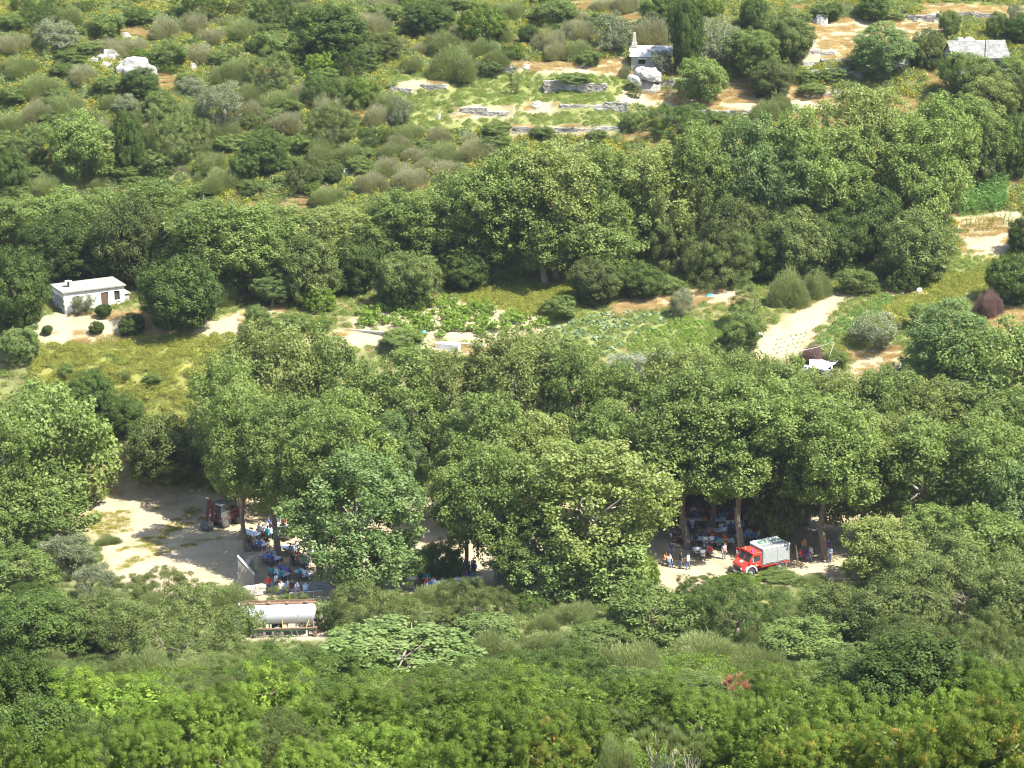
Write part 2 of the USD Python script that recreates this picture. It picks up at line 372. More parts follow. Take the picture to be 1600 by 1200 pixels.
KIND = {}      # kind -> list of (class path, width, height)
def kind_class(kind, w, h, crown_part, crown_mat, trunk=None, trunk_mat='bark', part='crown'):
    path = f'/World/model_{kind}_{len(KIND.get(kind, [])) + 1:03d}'
    c = stage.CreateClassPrim(path); c.SetTypeName('Xform')
    if trunk is not None: obj('trunk', trunk, trunk_mat, c)
    obj(part, crown_part[0], crown_mat, c, tint=crown_part[1])
    KIND.setdefault(kind, []).append((path, w, h))
    return path
def shared_class(kind, src, crown_mat, part='crown', pick=None):
    """the same shapes in another leaf colour"""
    for path, w, h in [KIND[src][i] for i in pick or range(len(KIND[src]))]:
        p = f'/World/model_{kind}_{len(KIND.get(kind, [])) + 1:03d}'
        c = stage.CreateClassPrim(p); c.SetTypeName('Xform'); c.GetReferences().AddInternalReference(path)
        UsdShade.MaterialBindingAPI.Apply(stage.OverridePrim(p + '/' + part)).Bind(UsdShade.Material.Get(stage, '/World/Looks/' + crown_mat))
        KIND.setdefault(kind, []).append((p, w, h))

def broad_lobes(rng, W, H, z0, n):
    L = [(0, 0, z0 + (H - z0) * .52, W * .34, W * .34, (H - z0) * .44)]
    for i in range(n):
        a = i * 2.4 + rng.uniform(-.4, .4); r = W * rng.uniform(.22, .32); z = z0 + (H - z0) * rng.uniform(.22, .8)
        q = W * rng.uniform(.15, .22)
        L.append((r * math.cos(a), r * math.sin(a), z, q, q, (H - z0) * rng.uniform(.16, .26)))
    L.append((rng.normal(0, .4), rng.normal(0, .4), H - (H - z0) * .2, W * .2, W * .2, (H - z0) * .2))
    return L

for v in range(4):       # plane trees: tall, loose tufts of big leaves
    rng = np.random.default_rng(100 + v)
    W, H = 10.0, 13.0
    L = broad_lobes(rng, W, H, 1.3, 11)
    cr = crown(rng, L, 520, .72, 28000, .122, asp=.74, shell=.5, out=.7, up=.7, jit=.85)
    kind_class('plane', W, H, cr, 'plane_leaf', limbs(rng, H, .32, [np.array(l[:3]) * [.7, .7, .9] for l in L[1:9]]), 'pale_bark')
for v in range(2):       # young, low and wide ones
    rng = np.random.default_rng(170 + v)
    W, H = 9.0, 7.0
    cr = crown(rng, broad_lobes(rng, W, H, .5, 11), 330, .7, 22000, .115, asp=.74, shell=.5, out=.7, up=.7, jit=.85)
    kind_class('plane', W, H, cr, 'plane_leaf', limbs(rng, H, .2, [(1.5, 0, 4), (-1.5, .5, 4.5), (0, -1.6, 4), (.3, 1.4, 5)]), 'pale_bark')
for v in range(2):       # the same, with a high crown over a clear trunk
    rng = np.random.default_rng(150 + v)
    W, H = 10.0, 16.0
    L = broad_lobes(rng, W, H, 5.6, 11)
    cr = crown(rng, L, 520, .72, 27000, .122, asp=.74, shell=.5, out=.7, up=.7, jit=.85)
    kind_class('plane_high', W, H, cr, 'plane_leaf', limbs(rng, H, .30, [l[:3] for l in L[1:9]], lean=.5, split=.42), 'bark')
shared_class('plane_yellow', 'plane', 'plane_yellow_leaf', pick=(1, 2, 4)); shared_class('plane_blue', 'plane', 'plane_blue_leaf', pick=(0, 3))
for v in range(3):       # evergreen oaks: dense round domes to the ground
    rng = np.random.default_rng(200 + v)
    W, H = 7.0, 6.0
    L = [(0, 0, H * .5, W * .42, W * .42, H * .47)]
    for i in range(8):
        a = i * 2.4 + rng.uniform(-.4, .4); r = W * rng.uniform(.22, .3); q = W * rng.uniform(.15, .21)
        L.append((r * math.cos(a), r * math.sin(a), H * rng.uniform(.25, .72), q, q, q * .95))
    cr = crown(rng, L, 330, .55, 26000, .085, asp=.6, shell=.74, out=1.3, up=.5, jit=.5, zmin=.2)
    core = crown(rng, [(0, 0, H * .45, W * .3, W * .3, H * .36)], 60, .8, 3500, .16, asp=.7, shell=.6, zmin=.2)
    kind_class('oak', W, H, join(cr, core), 'oak_leaf', limbs(rng, H, .2, [np.array(l[:3]) * [.5, .5, .8] for l in L[1:6]]))
for v in range(3):       # broad low ones of the near slope: several heads grown together
    rng = np.random.default_rng(230 + v)
    W, H = 9.0, 4.4
    L = [(0, 0, H * .42, W * .36, W * .36, H * .46)]
    for i in range(8):
        a = i * 2.4 + rng.uniform(-.5, .5); r = W * rng.uniform(.22, .36); q = W * rng.uniform(.12, .2)
        L.append((r * math.cos(a), r * math.sin(a), H * rng.uniform(.3, .74), q, q, q * rng.uniform(.8, 1.0)))
    cr = crown(rng, L, 300, .46, 36000, .060, asp=.6, shell=.84, out=1.1, up=.5, jit=.6, zmin=.1)
    kind_class('oak', W, H, cr, 'oak_leaf', limbs(rng, H, .15, [np.array(l[:3]) * [.5, .5, .8] for l in L[1:6]], split=.25))
shared_class('oak_olive', 'oak', 'oak_olive_leaf', pick=(0, 2, 3, 4))
for v in range(3):       # mastic and other low evergreen domes of the near slope
    rng = np.random.default_rng(300 + v)
    W, H = 5.0, 2.8
    L = [(0, 0, H * .42, W * .42, W * .42, H * .5)]
    for i in range(10):
        a = i * 2.4 + rng.uniform(-.4, .4); r = W * rng.uniform(.2, .38); q = W * rng.uniform(.08, .17)
        L.append((r * math.cos(a), r * math.sin(a), H * rng.uniform(.3, .86), q, q, q * rng.uniform(.7, 1.1)))
    cr = crown(rng, L, 210, .25, 38000, .034, asp=.55, shell=.86, out=1.2, up=.6, jit=.55, flat=.75, zmin=.05)
    cr = join(cr, crown(rng, [(0, 0, H * .36, W * .36, W * .36, H * .36)], 50, .5, 1800, .11, asp=.7, shell=.6, zmin=.05))
    kind_class('lentisk', W, H, cr, 'lentisk_leaf', limbs(rng, H, .07, [l[:3] for l in L[1:6]], split=.2))
shared_class('tip', 'lentisk', 'red_tip_leaf'); KIND['oak_low'] = KIND['oak']; KIND['olive_low'] = KIND['oak_olive']
for v in range(3):       # looser bushes
    rng = np.random.default_rng(400 + v)
    W, H = 4.0, 3.4
    L = [(0, 0, H * .5, W * .36, W * .36, H * .46)]
    for i in range(7):
        a = i * 2.4 + rng.uniform(-.5, .5); r = W * rng.uniform(.2, .34); q = W * rng.uniform(.12, .2)
        L.append((r * math.cos(a), r * math.sin(a), H * rng.uniform(.25, .8), q, q, q))
    cr = crown(rng, L, 170, .36, 11000, .075, asp=.5, shell=.55, out=.9, up=.6, jit=.75, zmin=.1)
    kind_class('shrub', W, H, cr, 'shrub_leaf', limbs(rng, H, .08, [l[:3] for l in L[1:6]], split=.25))
    cr = crown(rng, L, 130, .40, 9000, .085, asp=.32, shell=.5, out=.5, up=.5, jit=1.0, zmin=.1)
    kind_class('olive', W, H, cr, 'olive_leaf', limbs(rng, H, .09, [l[:3] for l in L[1:6]], split=.3), 'pale_bark')
shared_class('silver', 'olive', 'silver_leaf'); shared_class('olive_green', 'olive', 'oak_olive_leaf')
for v in range(3):       # heath and broom: brushes of fine upright twigs
    rng = np.random.default_rng(500 + v)
    W, H = 4.0, 2.2
    heads = [(0, 0, 1.5, 1.0)] + [(1.15 * math.cos(i * 2.1 + v) * rng.uniform(.6, 1.15), 1.15 * math.sin(i * 2.1 + v) * rng.uniform(.6, 1.15), rng.uniform(.6, 1.1), rng.uniform(.5, .95)) for i in range(7)]
    bs, tp, tn = [], [], []
    for hx, hy, hr, hh in heads:
        n = int(5000 * hr ** 1.5)
        a = rng.uniform(0, 2 * np.pi, n); el = np.arccos(rng.uniform(.0, 1, n))
        d = np.stack([np.sin(el) * np.cos(a) * hr, np.sin(el) * np.sin(a) * hr, np.cos(el) * H * hh], -1) * rng.uniform(.8, 1.12, n)[:, None]
        d = d * (.62 + .8 * meshkit.fbm(unit(d) * 2.4 + v * 5 + hx, 3, 40 + v))[:, None]
        base = d * (1 - .6 * rng.random(n) ** 1.5)[:, None] * .92
        tip = base + unit(d / np.array([hr, hr, H * hh]) + np.array([0, 0, .8]) + rdir(rng, n) * .6) * (rng.uniform(.07, .22, n) * np.where(rng.random(n) < .12, 1.9, 1))[:, None]
        off = np.array([hx, hy, 0]); bs.append(base + off); tp.append(tip + off); tn.append(rng.normal(.5, .2, n) + (tip[:, 2] / (H * hh) - .6) * .3 + rng.normal(0, .1))
    base, tip, tn = np.vstack(bs), np.vstack(tp), np.concatenate(tn); base[:, 2] = np.maximum(base[:, 2], .03)
    cr = blades(rng, base, tip, rng.uniform(.011, .024, len(base)), tn)
    d = base[::len(base) // 14]
    st = cat_(*[tube([np.array([0, 0, -.2]), x * .7], [.05, .015], 4) for x in d[:14]])
    kind_class('heath', W, H, cr, 'heath_leaf', st, 'pale_bark', part='twigs')
shared_class('broom', 'heath', 'broom_leaf', 'twigs'); shared_class('purple', 'heath', 'purple_leaf', 'twigs')
for v in range(2):       # figs: few big leaves, pale branches
    rng = np.random.default_rng(600 + v)
    W, H = 6.0, 3.6
    L = [(0, 0, H * .42, W * .42, W * .42, H * .46)]
    for i in range(9):
        a = i * 2.4; r = W * rng.uniform(.2, .36); q = W * rng.uniform(.12, .17)
        L.append((r * math.cos(a), r * math.sin(a), H * rng.uniform(.35, .75), q, q, q * .8))
    cr = crown(rng, L, 240, .40, 10000, .10, asp=.8, shell=.6, out=.4, up=.9, jit=.7, zmin=.2)
    kind_class('fig', W, H, cr, 'fig_leaf', limbs(rng, H, .12, [np.array(l[:3]) * 1.1 for l in L[1:10]], split=.2), 'pale_bark')
for v in range(2):       # slender cypress or young conifer
    rng = np.random.default_rng(700 + v)
    W, H = 2.2, 6.0
    L = [(0, 0, z, W * .5 * s, W * .5 * s, .9) for z, s in ((.8, .75), (1.6, .95), (2.6, 1), (3.6, .85), (4.5, .6), (5.2, .35))]
    cr = crown(rng, L, 160, .28, 8000, .07, asp=.35, shell=.7, out=.8, up=.8, jit=.6)
    kind_class('cypress', W, H, cr, 'shrub_leaf', limbs(rng, H, .1, [(0, 0, 5.3)]))
rng = np.random.default_rng(800)
for v in range(2):       # half-bare white-stemmed brooms in the foreground
    W, H = 2.4, 2.8
    tips, st = [], []
    for i in range(16):
        a = i * 2.4; e = np.array([math.cos(a) * W * .36 * rng.uniform(.4, 1), math.sin(a) * W * .36 * rng.uniform(.4, 1), H * rng.uniform(.5, .72)])
        m1 = e * .5 + np.array([rng.normal(0, .12), rng.normal(0, .12), -.1])
        st.append(tube([np.array([0, 0, -.3]) + rng.normal(0, .08, 3) * [1, 1, 0], m1, e], [.028, .02, .009], 5)); tips.append(e)
    n = 5000; k = rng.integers(0, 16, n); T = np.array(tips)[k]
    d = unit(T / np.array([W / 2, W / 2, H]) + [0, 0, .7] + rdir(rng, n) * .55)
    base = T + d * rng.uniform(-.15, .25, n)[:, None]
    cr = blades(rng, base, base + d * rng.uniform(.2, .5, n)[:, None], rng.uniform(.005, .012, n), rng.normal(.55, .2, n))
    kind_class('bare_broom', W, H, cr, 'broom_leaf', cat_(*st), 'pale_bark', part='twigs')
shared_class('dead', 'bare_broom', 'dead_leaf', 'twigs')
for v in range(3):       # vine bushes
    rng = np.random.default_rng(900 + v)
    cr = crown(rng, [(0, 0, .45, .6, .6, .45)], 26, .2, 420, .085, asp=.8, shell=.4, out=.5, up=.7, zmin=.05)
    kind_class('vine', 1.3, .95, cr, 'vine_leaf', tube([(0, 0, -.2), (0.03, 0, .25), (.08, .05, .5)], [.05, .04, .03], 5), part='leaves')

NAMES = {  # kind: (prim name, phrase, plural, category)
 'plane': ('plane_tree', 'tall leafy green plane tree', 'tree'), 'plane_high': ('plane_tree', 'high crowned green plane tree', 'tree'), 'plane_yellow': ('plane_tree', 'tall yellowish green plane tree', 'tree'),
 'plane_blue': ('plane_tree', 'tall bluish green plane tree', 'tree'), 'oak': ('evergreen_oak', 'dense dark green rounded oak', 'tree'),
 'oak_olive': ('evergreen_oak', 'dense olive green rounded oak', 'tree'), 'lentisk': ('mastic_bush', 'low bright green domed bush', 'bush'),
 'oak_low': ('scrub_oak', 'low dark green domed bush', 'bush'), 'olive_low': ('scrub_oak', 'low olive green domed bush', 'bush'),
 'tip': ('mastic_bush', 'low bush with reddish shoot tips', 'bush'), 'shrub': ('green_shrub', 'loose mid green shrub', 'shrub'),
 'olive': ('olive_tree', 'silvery grey green small tree', 'tree'), 'olive_green': ('olive_tree', 'airy olive green tree with drooping twigs', 'tree'), 'silver': ('silver_shrub', 'pale silver leaved shrub', 'shrub'),
 'heath': ('heath_bush', 'brownish brushy heath bush', 'bush'), 'broom': ('broom_bush', 'grey green brushy broom bush', 'bush'),
 'dead': ('dead_shrub', 'withered red brown shrub', 'shrub'), 'purple': ('purple_shrub', 'purplish brown twiggy shrub', 'shrub'),
 'fig': ('fig_tree', 'pale green spreading fig tree', 'tree'), 'cypress': ('young_conifer', 'slender upright dark conifer', 'tree'),
 'bare_broom': ('bare_broom', 'half bare broom with white stems', 'shrub')}
PLANTS = []     # kind, px, silhouette top, silhouette bottom, width px, base override
prng = random.Random(7)
TAKEN = []
GAIN = {'plane': 1.18, 'plane_yellow': 1.18, 'plane_high': 1.15, 'plane_blue': 1.12, 'heath': 1.1, 'broom': 1.15, 'shrub': 1.15, 'lentisk': 1.0, 'olive_low': 1.05, 'oak_low': 1.05}
def plant(kind, cx, yt, yb, w, low=None, rot=None):
    """a plant whose outline in the photograph spans cx +- w/2, yt..yb; low: foot of the trunk, if lower than the crown"""
    if kind == 'heath' and cx < 800 and prng.random() < .38: kind = 'broom'
    w = w * GAIN.get(kind, 1.08)
    if kind in ('heath', 'broom'): yt -= .12 * (yb - yt)
    if kind in ('lentisk', 'oak_low', 'olive_low', 'tip') and yb > 1125: yt -= .55 * (yb - yt)
    foot = low if low is not None else yb
    g = hit(cx, min(foot, 1330)); dist = np.linalg.norm(g - CAMP); s = FPX / dist
    W = w / s; dip = (0 if low is not None else .30 * W)
    if dip:                                    # the crown's near edge touches the ground before its foot
        th = math.atan2(CAM_Z - g[2], g[1]); g = hit(cx, min(foot, 1330) - .5 * dip * math.sin(th) * s)
    s = FPX / np.linalg.norm(g - CAMP); W = w / s
    th = math.atan2(CAM_Z - g[2], g[1])
    vis = (foot - yt) / s
    if low is not None: H = (vis - .15 * W * math.sin(th)) / math.cos(th)
    else: H = max(vis - .30 * W * math.sin(th), .45 * vis) / math.cos(th)
    PLANTS.append((kind, cx, yt, yb, w)); TAKEN.append((g[0], g[1], W / 2, cx, (yt + yb) / 2, w, yb - yt, kind))
    opts = KIND[kind]; off = [abs(math.log((H / W) / (o[2] / o[1]))) for o in opts]; opts = [o for o, e in zip(opts, off) if e < min(off) + .22]
    path, W0, H0 = opts[prng.randrange(len(opts))]
    x = UsdGeom.Xform.Define(stage, numbered('/World/' + NAMES[kind][0]))
    x.GetPrim().GetReferences().AddInternalReference(path); x.GetPrim().SetInstanceable(True)
    x.AddTranslateOp().Set(Gf.Vec3d(*map(float, g - [0, 0, .08])))
    x.AddRotateZOp().Set(prng.uniform(0, 360) if rot is None else rot)
    sx = W / W0 * 1.04
    x.AddScaleOp().Set(Gf.Vec3f(sx, sx * prng.uniform(.92, 1.08), H / H0))
    LABELLED.append((x.GetPrim(), kind, cx, (yt + yb) / 2, W, H))
    return x
LABELLED = []
# ------------------------------------------------------------------ plants one by one (outline in the photograph)
for p in [
 # upper left hillside
 ('oak', 62, 4, 40, 62), ('olive', 85, 26, 80, 72), ('shrub', 168, 20, 62, 52), ('oak', 314, -14, 27, 78), ('oak_low', 214, 10, 40, 42),
 ('oak', 220, 103, 155, 64), ('shrub', 266, 60, 106, 54), ('olive', 198, 145, 180, 42), ('shrub', 250, 136, 190, 52), ('olive', 345, 128, 206, 76),
 ('oak_olive', 276, 172, 252, 100), ('oak', 200, 172, 274, 50), ('plane', 132, 180, 282, 92), ('olive', 116, 176, 236, 50), ('oak_olive', 44, 204, 268, 56),
 ('oak', 18, 232, 304, 56), ('heath', 100, 148, 180, 64), ('heath', 172, 62, 86, 66), ('heath', 310, 70, 96, 62), ('broom', 60, 120, 150, 70),
 ('oak', 397, 60, 86, 30), ('oak_olive', 419, 82, 142, 80), ('broom', 30, 90, 118, 60), ('heath', 60, 160, 190, 60), ('shrub', 110, 40, 62, 40),
 ('heath', 330, 44, 66, 60), ('broom', 380, 30, 58, 60), ('heath', 255, 28, 58, 50), ('oak_low', 265, 170, 200, 40), ('heath', 395, 160, 190, 50),
 ('olive', 300, 118, 150, 46), ('broom', 240, 200, 232, 50), ('shrub', 240, 232, 272, 60), ('heath', 70, 275, 305, 70), ('heath', 345, 265, 298, 70),
 ('oak', 385, 235, 285, 50), ('broom', 330, 240, 268, 55), ('shrub', 60, 190, 222, 40), ('oak_low', 66, 168, 190, 24), ('broom', 20, 178, 206, 50),
 ('heath', 210, 60, 82, 50), ('shrub', 15, 20, 50, 50), ('heath', 20, 55, 80, 60), 
 # upper middle
 ('oak', 515, 3, 92, 116), ('oak', 428, -8, 38, 76), ('oak', 670, -4, 54, 80), ('lentisk', 756, 4, 64, 86), ('lentisk', 633, -16, 18, 36),
 ('shrub', 452, 44, 98, 70), ('lentisk', 498, 80, 118, 52), ('oak', 548, 75, 120, 58), ('lentisk', 570, 118, 163, 64), ('oak', 506, 112, 168, 76),
 ('oak_olive', 518, 158, 224, 88), ('oak_olive', 602, 50, 96, 54), ('shrub', 576, 64, 104, 44), ('heath', 690, 50, 84, 64), ('broom', 712, 76, 124, 78),
 ('heath', 755, 62, 92, 50), ('olive', 627, 146, 198, 36), ('broom', 600, 142, 172, 60), ('heath', 590, 164, 198, 54), ('oak_low', 592, 198, 224, 62),
 ('heath', 745, 218, 246, 70), ('broom', 690, 222, 250, 60), ('oak', 415, 200, 274, 76), ('oak_olive', 475, 252, 300, 60), ('oak_low', 522, 258, 290, 26),
 ('heath', 640, 262, 294, 64), ('heath', 580, 20, 50, 60), ('heath', 440, 140, 170, 60), ('broom', 395, 130, 160, 50), ('heath', 450, 175, 206, 60),
 ('broom', 645, 90, 112, 40), ('shrub', 765, 92, 120, 40), ('heath', 580, 270, 300, 60), ('broom', 545, 225, 255, 50), ('shrub', 475, 208, 240, 44),
 ('shrub', 775, 188, 214, 50), ('broom', 640, 195, 220, 50), ('heath', 700, 250, 276, 60), ('shrub', 560, 240, 272, 46), ('heath', 440, 100, 128, 40),
 ('heath', 605, 245, 270, 50), ('broom', 510, 290, 318, 60), ('shrub', 450, 150, 178, 40),
 # top right: around the hut and the farmhouse
 ('cypress', 804, 98, 149, 15), ('shrub', 866, -4, 42, 76), ('oak_low', 826, 36, 70, 34), ('olive', 958, 16, 84, 66), ('heath', 1014, 30, 76, 66),
 ('heath', 905, 30, 64, 60), ('heath', 860, 48, 80, 60), ('broom', 905, 62, 92, 50), ('lentisk', 800, 66, 92, 46), ('shrub', 920, 78, 104, 40),
 ('oak', 1070, -20, 118, 50), ('oak', 1034, -16, 44, 66), ('olive', 1118, 22, 104, 86), ('oak', 1178, -10, 50, 46), ('lentisk', 1108, -10, 26, 50),
 ('oak', 1300, 2, 34, 30), ('cypress', 992, 124, 153, 18), ('olive', 1036, 76, 118, 34), ('oak', 1062, 158, 220, 98), ('oak_olive', 1230, 12, 100, 80),
 ('shrub', 1165, 40, 118, 70), ('oak', 1363, -12, 34, 52), ('shrub', 1288, 4, 34, 46), ('shrub', 1484, 14, 58, 36), ('shrub', 1556, 18, 62, 34), ('olive', 1584, 6, 42, 26),
 ('olive', 1366, 92, 126, 44), ('oak_low', 1598, 20, 70, 60), ('oak_olive', 1588, 100, 180, 60), ('shrub', 1300, 104, 128, 50), ('shrub', 1262, 108, 130, 40),
 ('oak_low', 1320, 130, 150, 50), ('shrub', 1270, 130, 150, 46), ('broom', 1195, 158, 186, 50), ('shrub', 1120, 172, 194, 40), ('shrub', 1245, 14, 44, 40),
 ('oak_olive', 1532, 194, 290, 72), ('oak', 1582, 176, 280, 66), ('shrub', 1395, 18, 32, 36), ('broom', 1220, 150, 176, 40), ('shrub', 985, 172, 208, 36), ('shrub', 935, 200, 222, 34), ('shrub', 845, 195, 215, 34),
 ('heath', 975, 104, 122, 22), ('shrub', 900, 118, 138, 50), ('shrub', 850, 196, 222, 40), ('broom', 760, 0, 12, 60), ('oak', 842, -20, 6, 40), ('heath', 600, -8, 18, 60),
 # middle left: trees round the white house
 ('oak', 24, 384, 516, 108), ('oak', 92, 330, 442, 116), ('olive', 18, 340, 400, 66), ('shrub', 153, 398, 444, 52),
 ('oak_olive', 208, 308, 448, 118), ('oak_olive', 290, 320, 452, 120), ('oak', 284, 392, 522, 116), ('olive', 130, 458, 492, 40), ('oak_low', 162, 472, 498, 26),
 ('oak', 206, 488, 525, 44), ('oak_low', 151, 500, 522, 24), ('oak_low', 74, 506, 524, 18), ('fig', 34, 505, 565, 62), ('oak', 144, 576, 644, 70),
 ('shrub', 403, 472, 520, 42), ('shrub', 240, 466, 488, 40), ('broom', 355, 448, 478, 40), ('shrub', 105, 566, 590, 24), ('shrub', 240, 580, 600, 30),
 ('oak_olive', 482, 360, 478, 94), ('oak', 550, 358, 462, 94), ('oak_olive', 640, 384, 484, 92), ('oak_olive', 682, 346, 440, 84), ('oak', 724, 388, 456, 78), ('olive', 610, 415, 478, 54),
 ('lentisk', 500, 446, 488, 54), ('plane_blue', 425, 416, 482, 66), ('fig', 768, 398, 445, 60), ('shrub', 455, 486, 520, 70), ('shrub', 628, 512, 548, 70), ('oak_low', 500, 500, 520, 40),
 # middle right
 ('oak_olive', 930, 396, 478, 82), ('oak', 1002, 404, 468, 74), ('oak_olive', 1145, 303, 440, 110), ('oak_olive', 1060, 335, 432, 118), ('oak_olive', 1122, 350, 448, 128),
 ('oak', 1196, 345, 442, 84), ('oak_olive', 1244, 316, 442, 116), ('oak', 1296, 322, 432, 106), ('oak', 1342, 278, 412, 122), ('oak_olive', 1430, 326, 446, 116),
 ('shrub', 1460, 300, 360, 60), ('shrub', 875, 458, 500, 58), ('olive', 1064, 448, 498, 42), ('cypress', 1163, 430, 518, 42), ('shrub', 1160, 488, 552, 66), ('shrub', 1042, 428, 462, 50),
 ('shrub', 1340, 418, 462, 64), ('oak_low', 1406, 420, 458, 54), ('broom', 1232, 424, 478, 60), ('broom', 1275, 426, 466, 50), ('oak', 1582, 392, 478, 82), ('oak', 1598, 338, 400, 48),
 ('purple', 1545, 452, 494, 44), ('olive', 1370, 484, 544, 80), ('shrub', 1450, 470, 520, 60), ('purple', 1272, 536, 566, 36), ('shrub', 1305, 545, 575, 40), ('silver', 985, 548, 600, 70), ('silver', 1035, 546, 585, 50),
 # left of the grove
 ('oak', 190, 610, 682, 72), ('oak_olive', 252, 640, 762, 118), ('oak_low', 96, 840, 900, 110), ('shrub', 60, 740, 860, 150), ('olive', 105, 835, 905, 90), ('shrub', 10, 790, 880, 70), ('shrub', 35, 850, 930, 110), ('broom', 170, 835, 850, 40),
 ('olive', 150, 880, 940, 70), ('shrub', 150, 800, 815, 20)]:
    plant(*p)
for p in [  # trees with a clear trunk: outline of the crown, then the trunk's foot
 ('plane', 1098, 88, 150, 80, 160), ('oak_olive', 1205, 86, 140, 66, 158), ('plane', 1182, 48, 120, 60, 130), ('oak_olive', 1446, 44, 96, 54, 110), ('plane_blue', 1374, 32, 112, 92, 128),
 ('plane', 1510, 82, 140, 84, 160), ('plane', 1572, 88, 150, 76, 170), ('plane_yellow', 1545, 110, 180, 90, 190),
 # plane trees along the stream
 ('plane', 20, 306, 372, 110, 398), ('plane', 84, 300, 372, 110, 390), ('plane', 158, 296, 372, 110, 400), ('plane', 238, 278, 350, 110, 402), ('plane', 330, 308, 450, 124, 462), ('plane', 398, 316, 450, 124, 462),
 ('plane', 446, 318, 430, 116, 450), ('plane_yellow', 522, 316, 400, 110, 450), ('plane', 604, 302, 400, 110, 440), ('plane', 668, 290, 410, 126, 440),
 ('plane', 735, 262, 410, 120, 440), ('plane', 790, 225, 410, 140, 438), ('plane_yellow', 870, 218, 420, 150, 438), ('plane', 852, 290, 430, 130, 446), ('plane', 950, 226, 370, 130, 420), ('plane_yellow', 1028, 222, 340, 116, 410), ('plane', 940, 330, 420, 110, 440),
 ('plane', 1096, 194, 320, 120, 400), ('plane_blue', 1176, 182, 320, 120, 400), ('plane', 1248, 166, 330, 124, 390), ('plane_yellow', 1345, 134, 290, 130, 350), ('plane', 1310, 200, 330, 120, 380), ('plane', 1405, 176, 310, 130, 360), ('plane', 1462, 148, 300, 120, 340), ('plane', 1520, 150, 240, 100, 280), ('plane_blue', 1222, 230, 340, 120, 400), ('plane', 1420, 240, 330, 110, 370),
 # right edge above the grove
 ('plane_blue', 1476, 462, 610, 140, 640), ('plane', 1560, 500, 640, 170, 680), ('plane_blue', 1510, 540, 640, 130, 690),
 # the grove: upper row
 ('plane', 372, 552, 720, 120, 790), ('plane_yellow', 440, 498, 690, 150, 740), ('plane', 530, 520, 700, 130, 745), ('plane', 630, 540, 730, 130, 750), ('plane_yellow', 716, 545, 720, 110, 750), ('plane_yellow', 812, 512, 720, 150, 750), ('plane', 890, 530, 730, 120, 752),
 ('plane', 965, 560, 730, 110, 755), ('plane_yellow', 1075, 532, 720, 120, 755), ('plane', 1145, 545, 730, 120, 750), ('plane', 1226, 560, 730, 120, 755), ('plane_yellow', 1300, 572, 730, 120, 755), ('plane', 1376, 570, 740, 130, 760), ('plane_yellow', 1456, 588, 750, 130, 765), ('plane', 1536, 600, 760, 130, 775), ('plane', 1600, 600, 770, 120, 780),
 # middle row
 ('plane_yellow', 376, 596, 790, 120, 812), ('plane_high', 436, 620, 790, 140, 876), ('plane', 545, 600, 790, 140, 815), ('plane_blue', 620, 640, 760, 110, 800), ('plane', 745, 610, 800, 130, 832), ('plane_yellow', 830, 640, 800, 130, 830), ('plane', 960, 620, 790, 130, 830), ('plane_high', 1075, 590, 760, 150, 858),
 ('plane_high', 1160, 592, 760, 150, 868), ('plane_high', 1290, 620, 790, 150, 874), ('plane_high', 1236, 590, 760, 120, 836), ('plane_high', 1110, 560, 740, 130, 835), ('plane', 1262, 640, 780, 110, 820), ('plane_yellow', 1345, 640, 830, 140, 850), ('plane', 1440, 650, 840, 150, 862), ('plane', 1540, 650, 850, 150, 872), ('plane_blue', 1600, 720, 880, 120, 900),
 # front row
 ('plane_blue', 560, 700, 900, 200, 928), ('plane_high', 500, 640, 800, 130, 905), ('plane_high', 385, 600, 790, 110, 862), ('plane_blue', 622, 830, 900, 80, 922), ('plane', 775, 690, 890, 140, 920), ('plane_high', 722, 715, 865, 110, 910), ('plane', 690, 838, 888, 64, 906), ('plane_yellow', 935, 680, 885, 220, 925), ('plane', 840, 790, 905, 130, 930),
 ('olive_green', 1208, 660, 832, 96, 858), ('plane', 1100, 660, 780, 110, 800), ('plane', 1180, 655, 775, 120, 796), ('plane', 1250, 670, 780, 120, 800), ('plane', 1040, 660, 780, 110, 805), ('plane_yellow', 1376, 806, 905, 122, 915), ('plane', 1460, 790, 890, 110, 912), ('plane', 1560, 800, 900, 130, 925),
 # left edge
 ('plane', 72, 602, 780, 200, 800), ('plane', -10, 640, 800, 120, 850)]:
    plant(*p[:5], low=p[5])
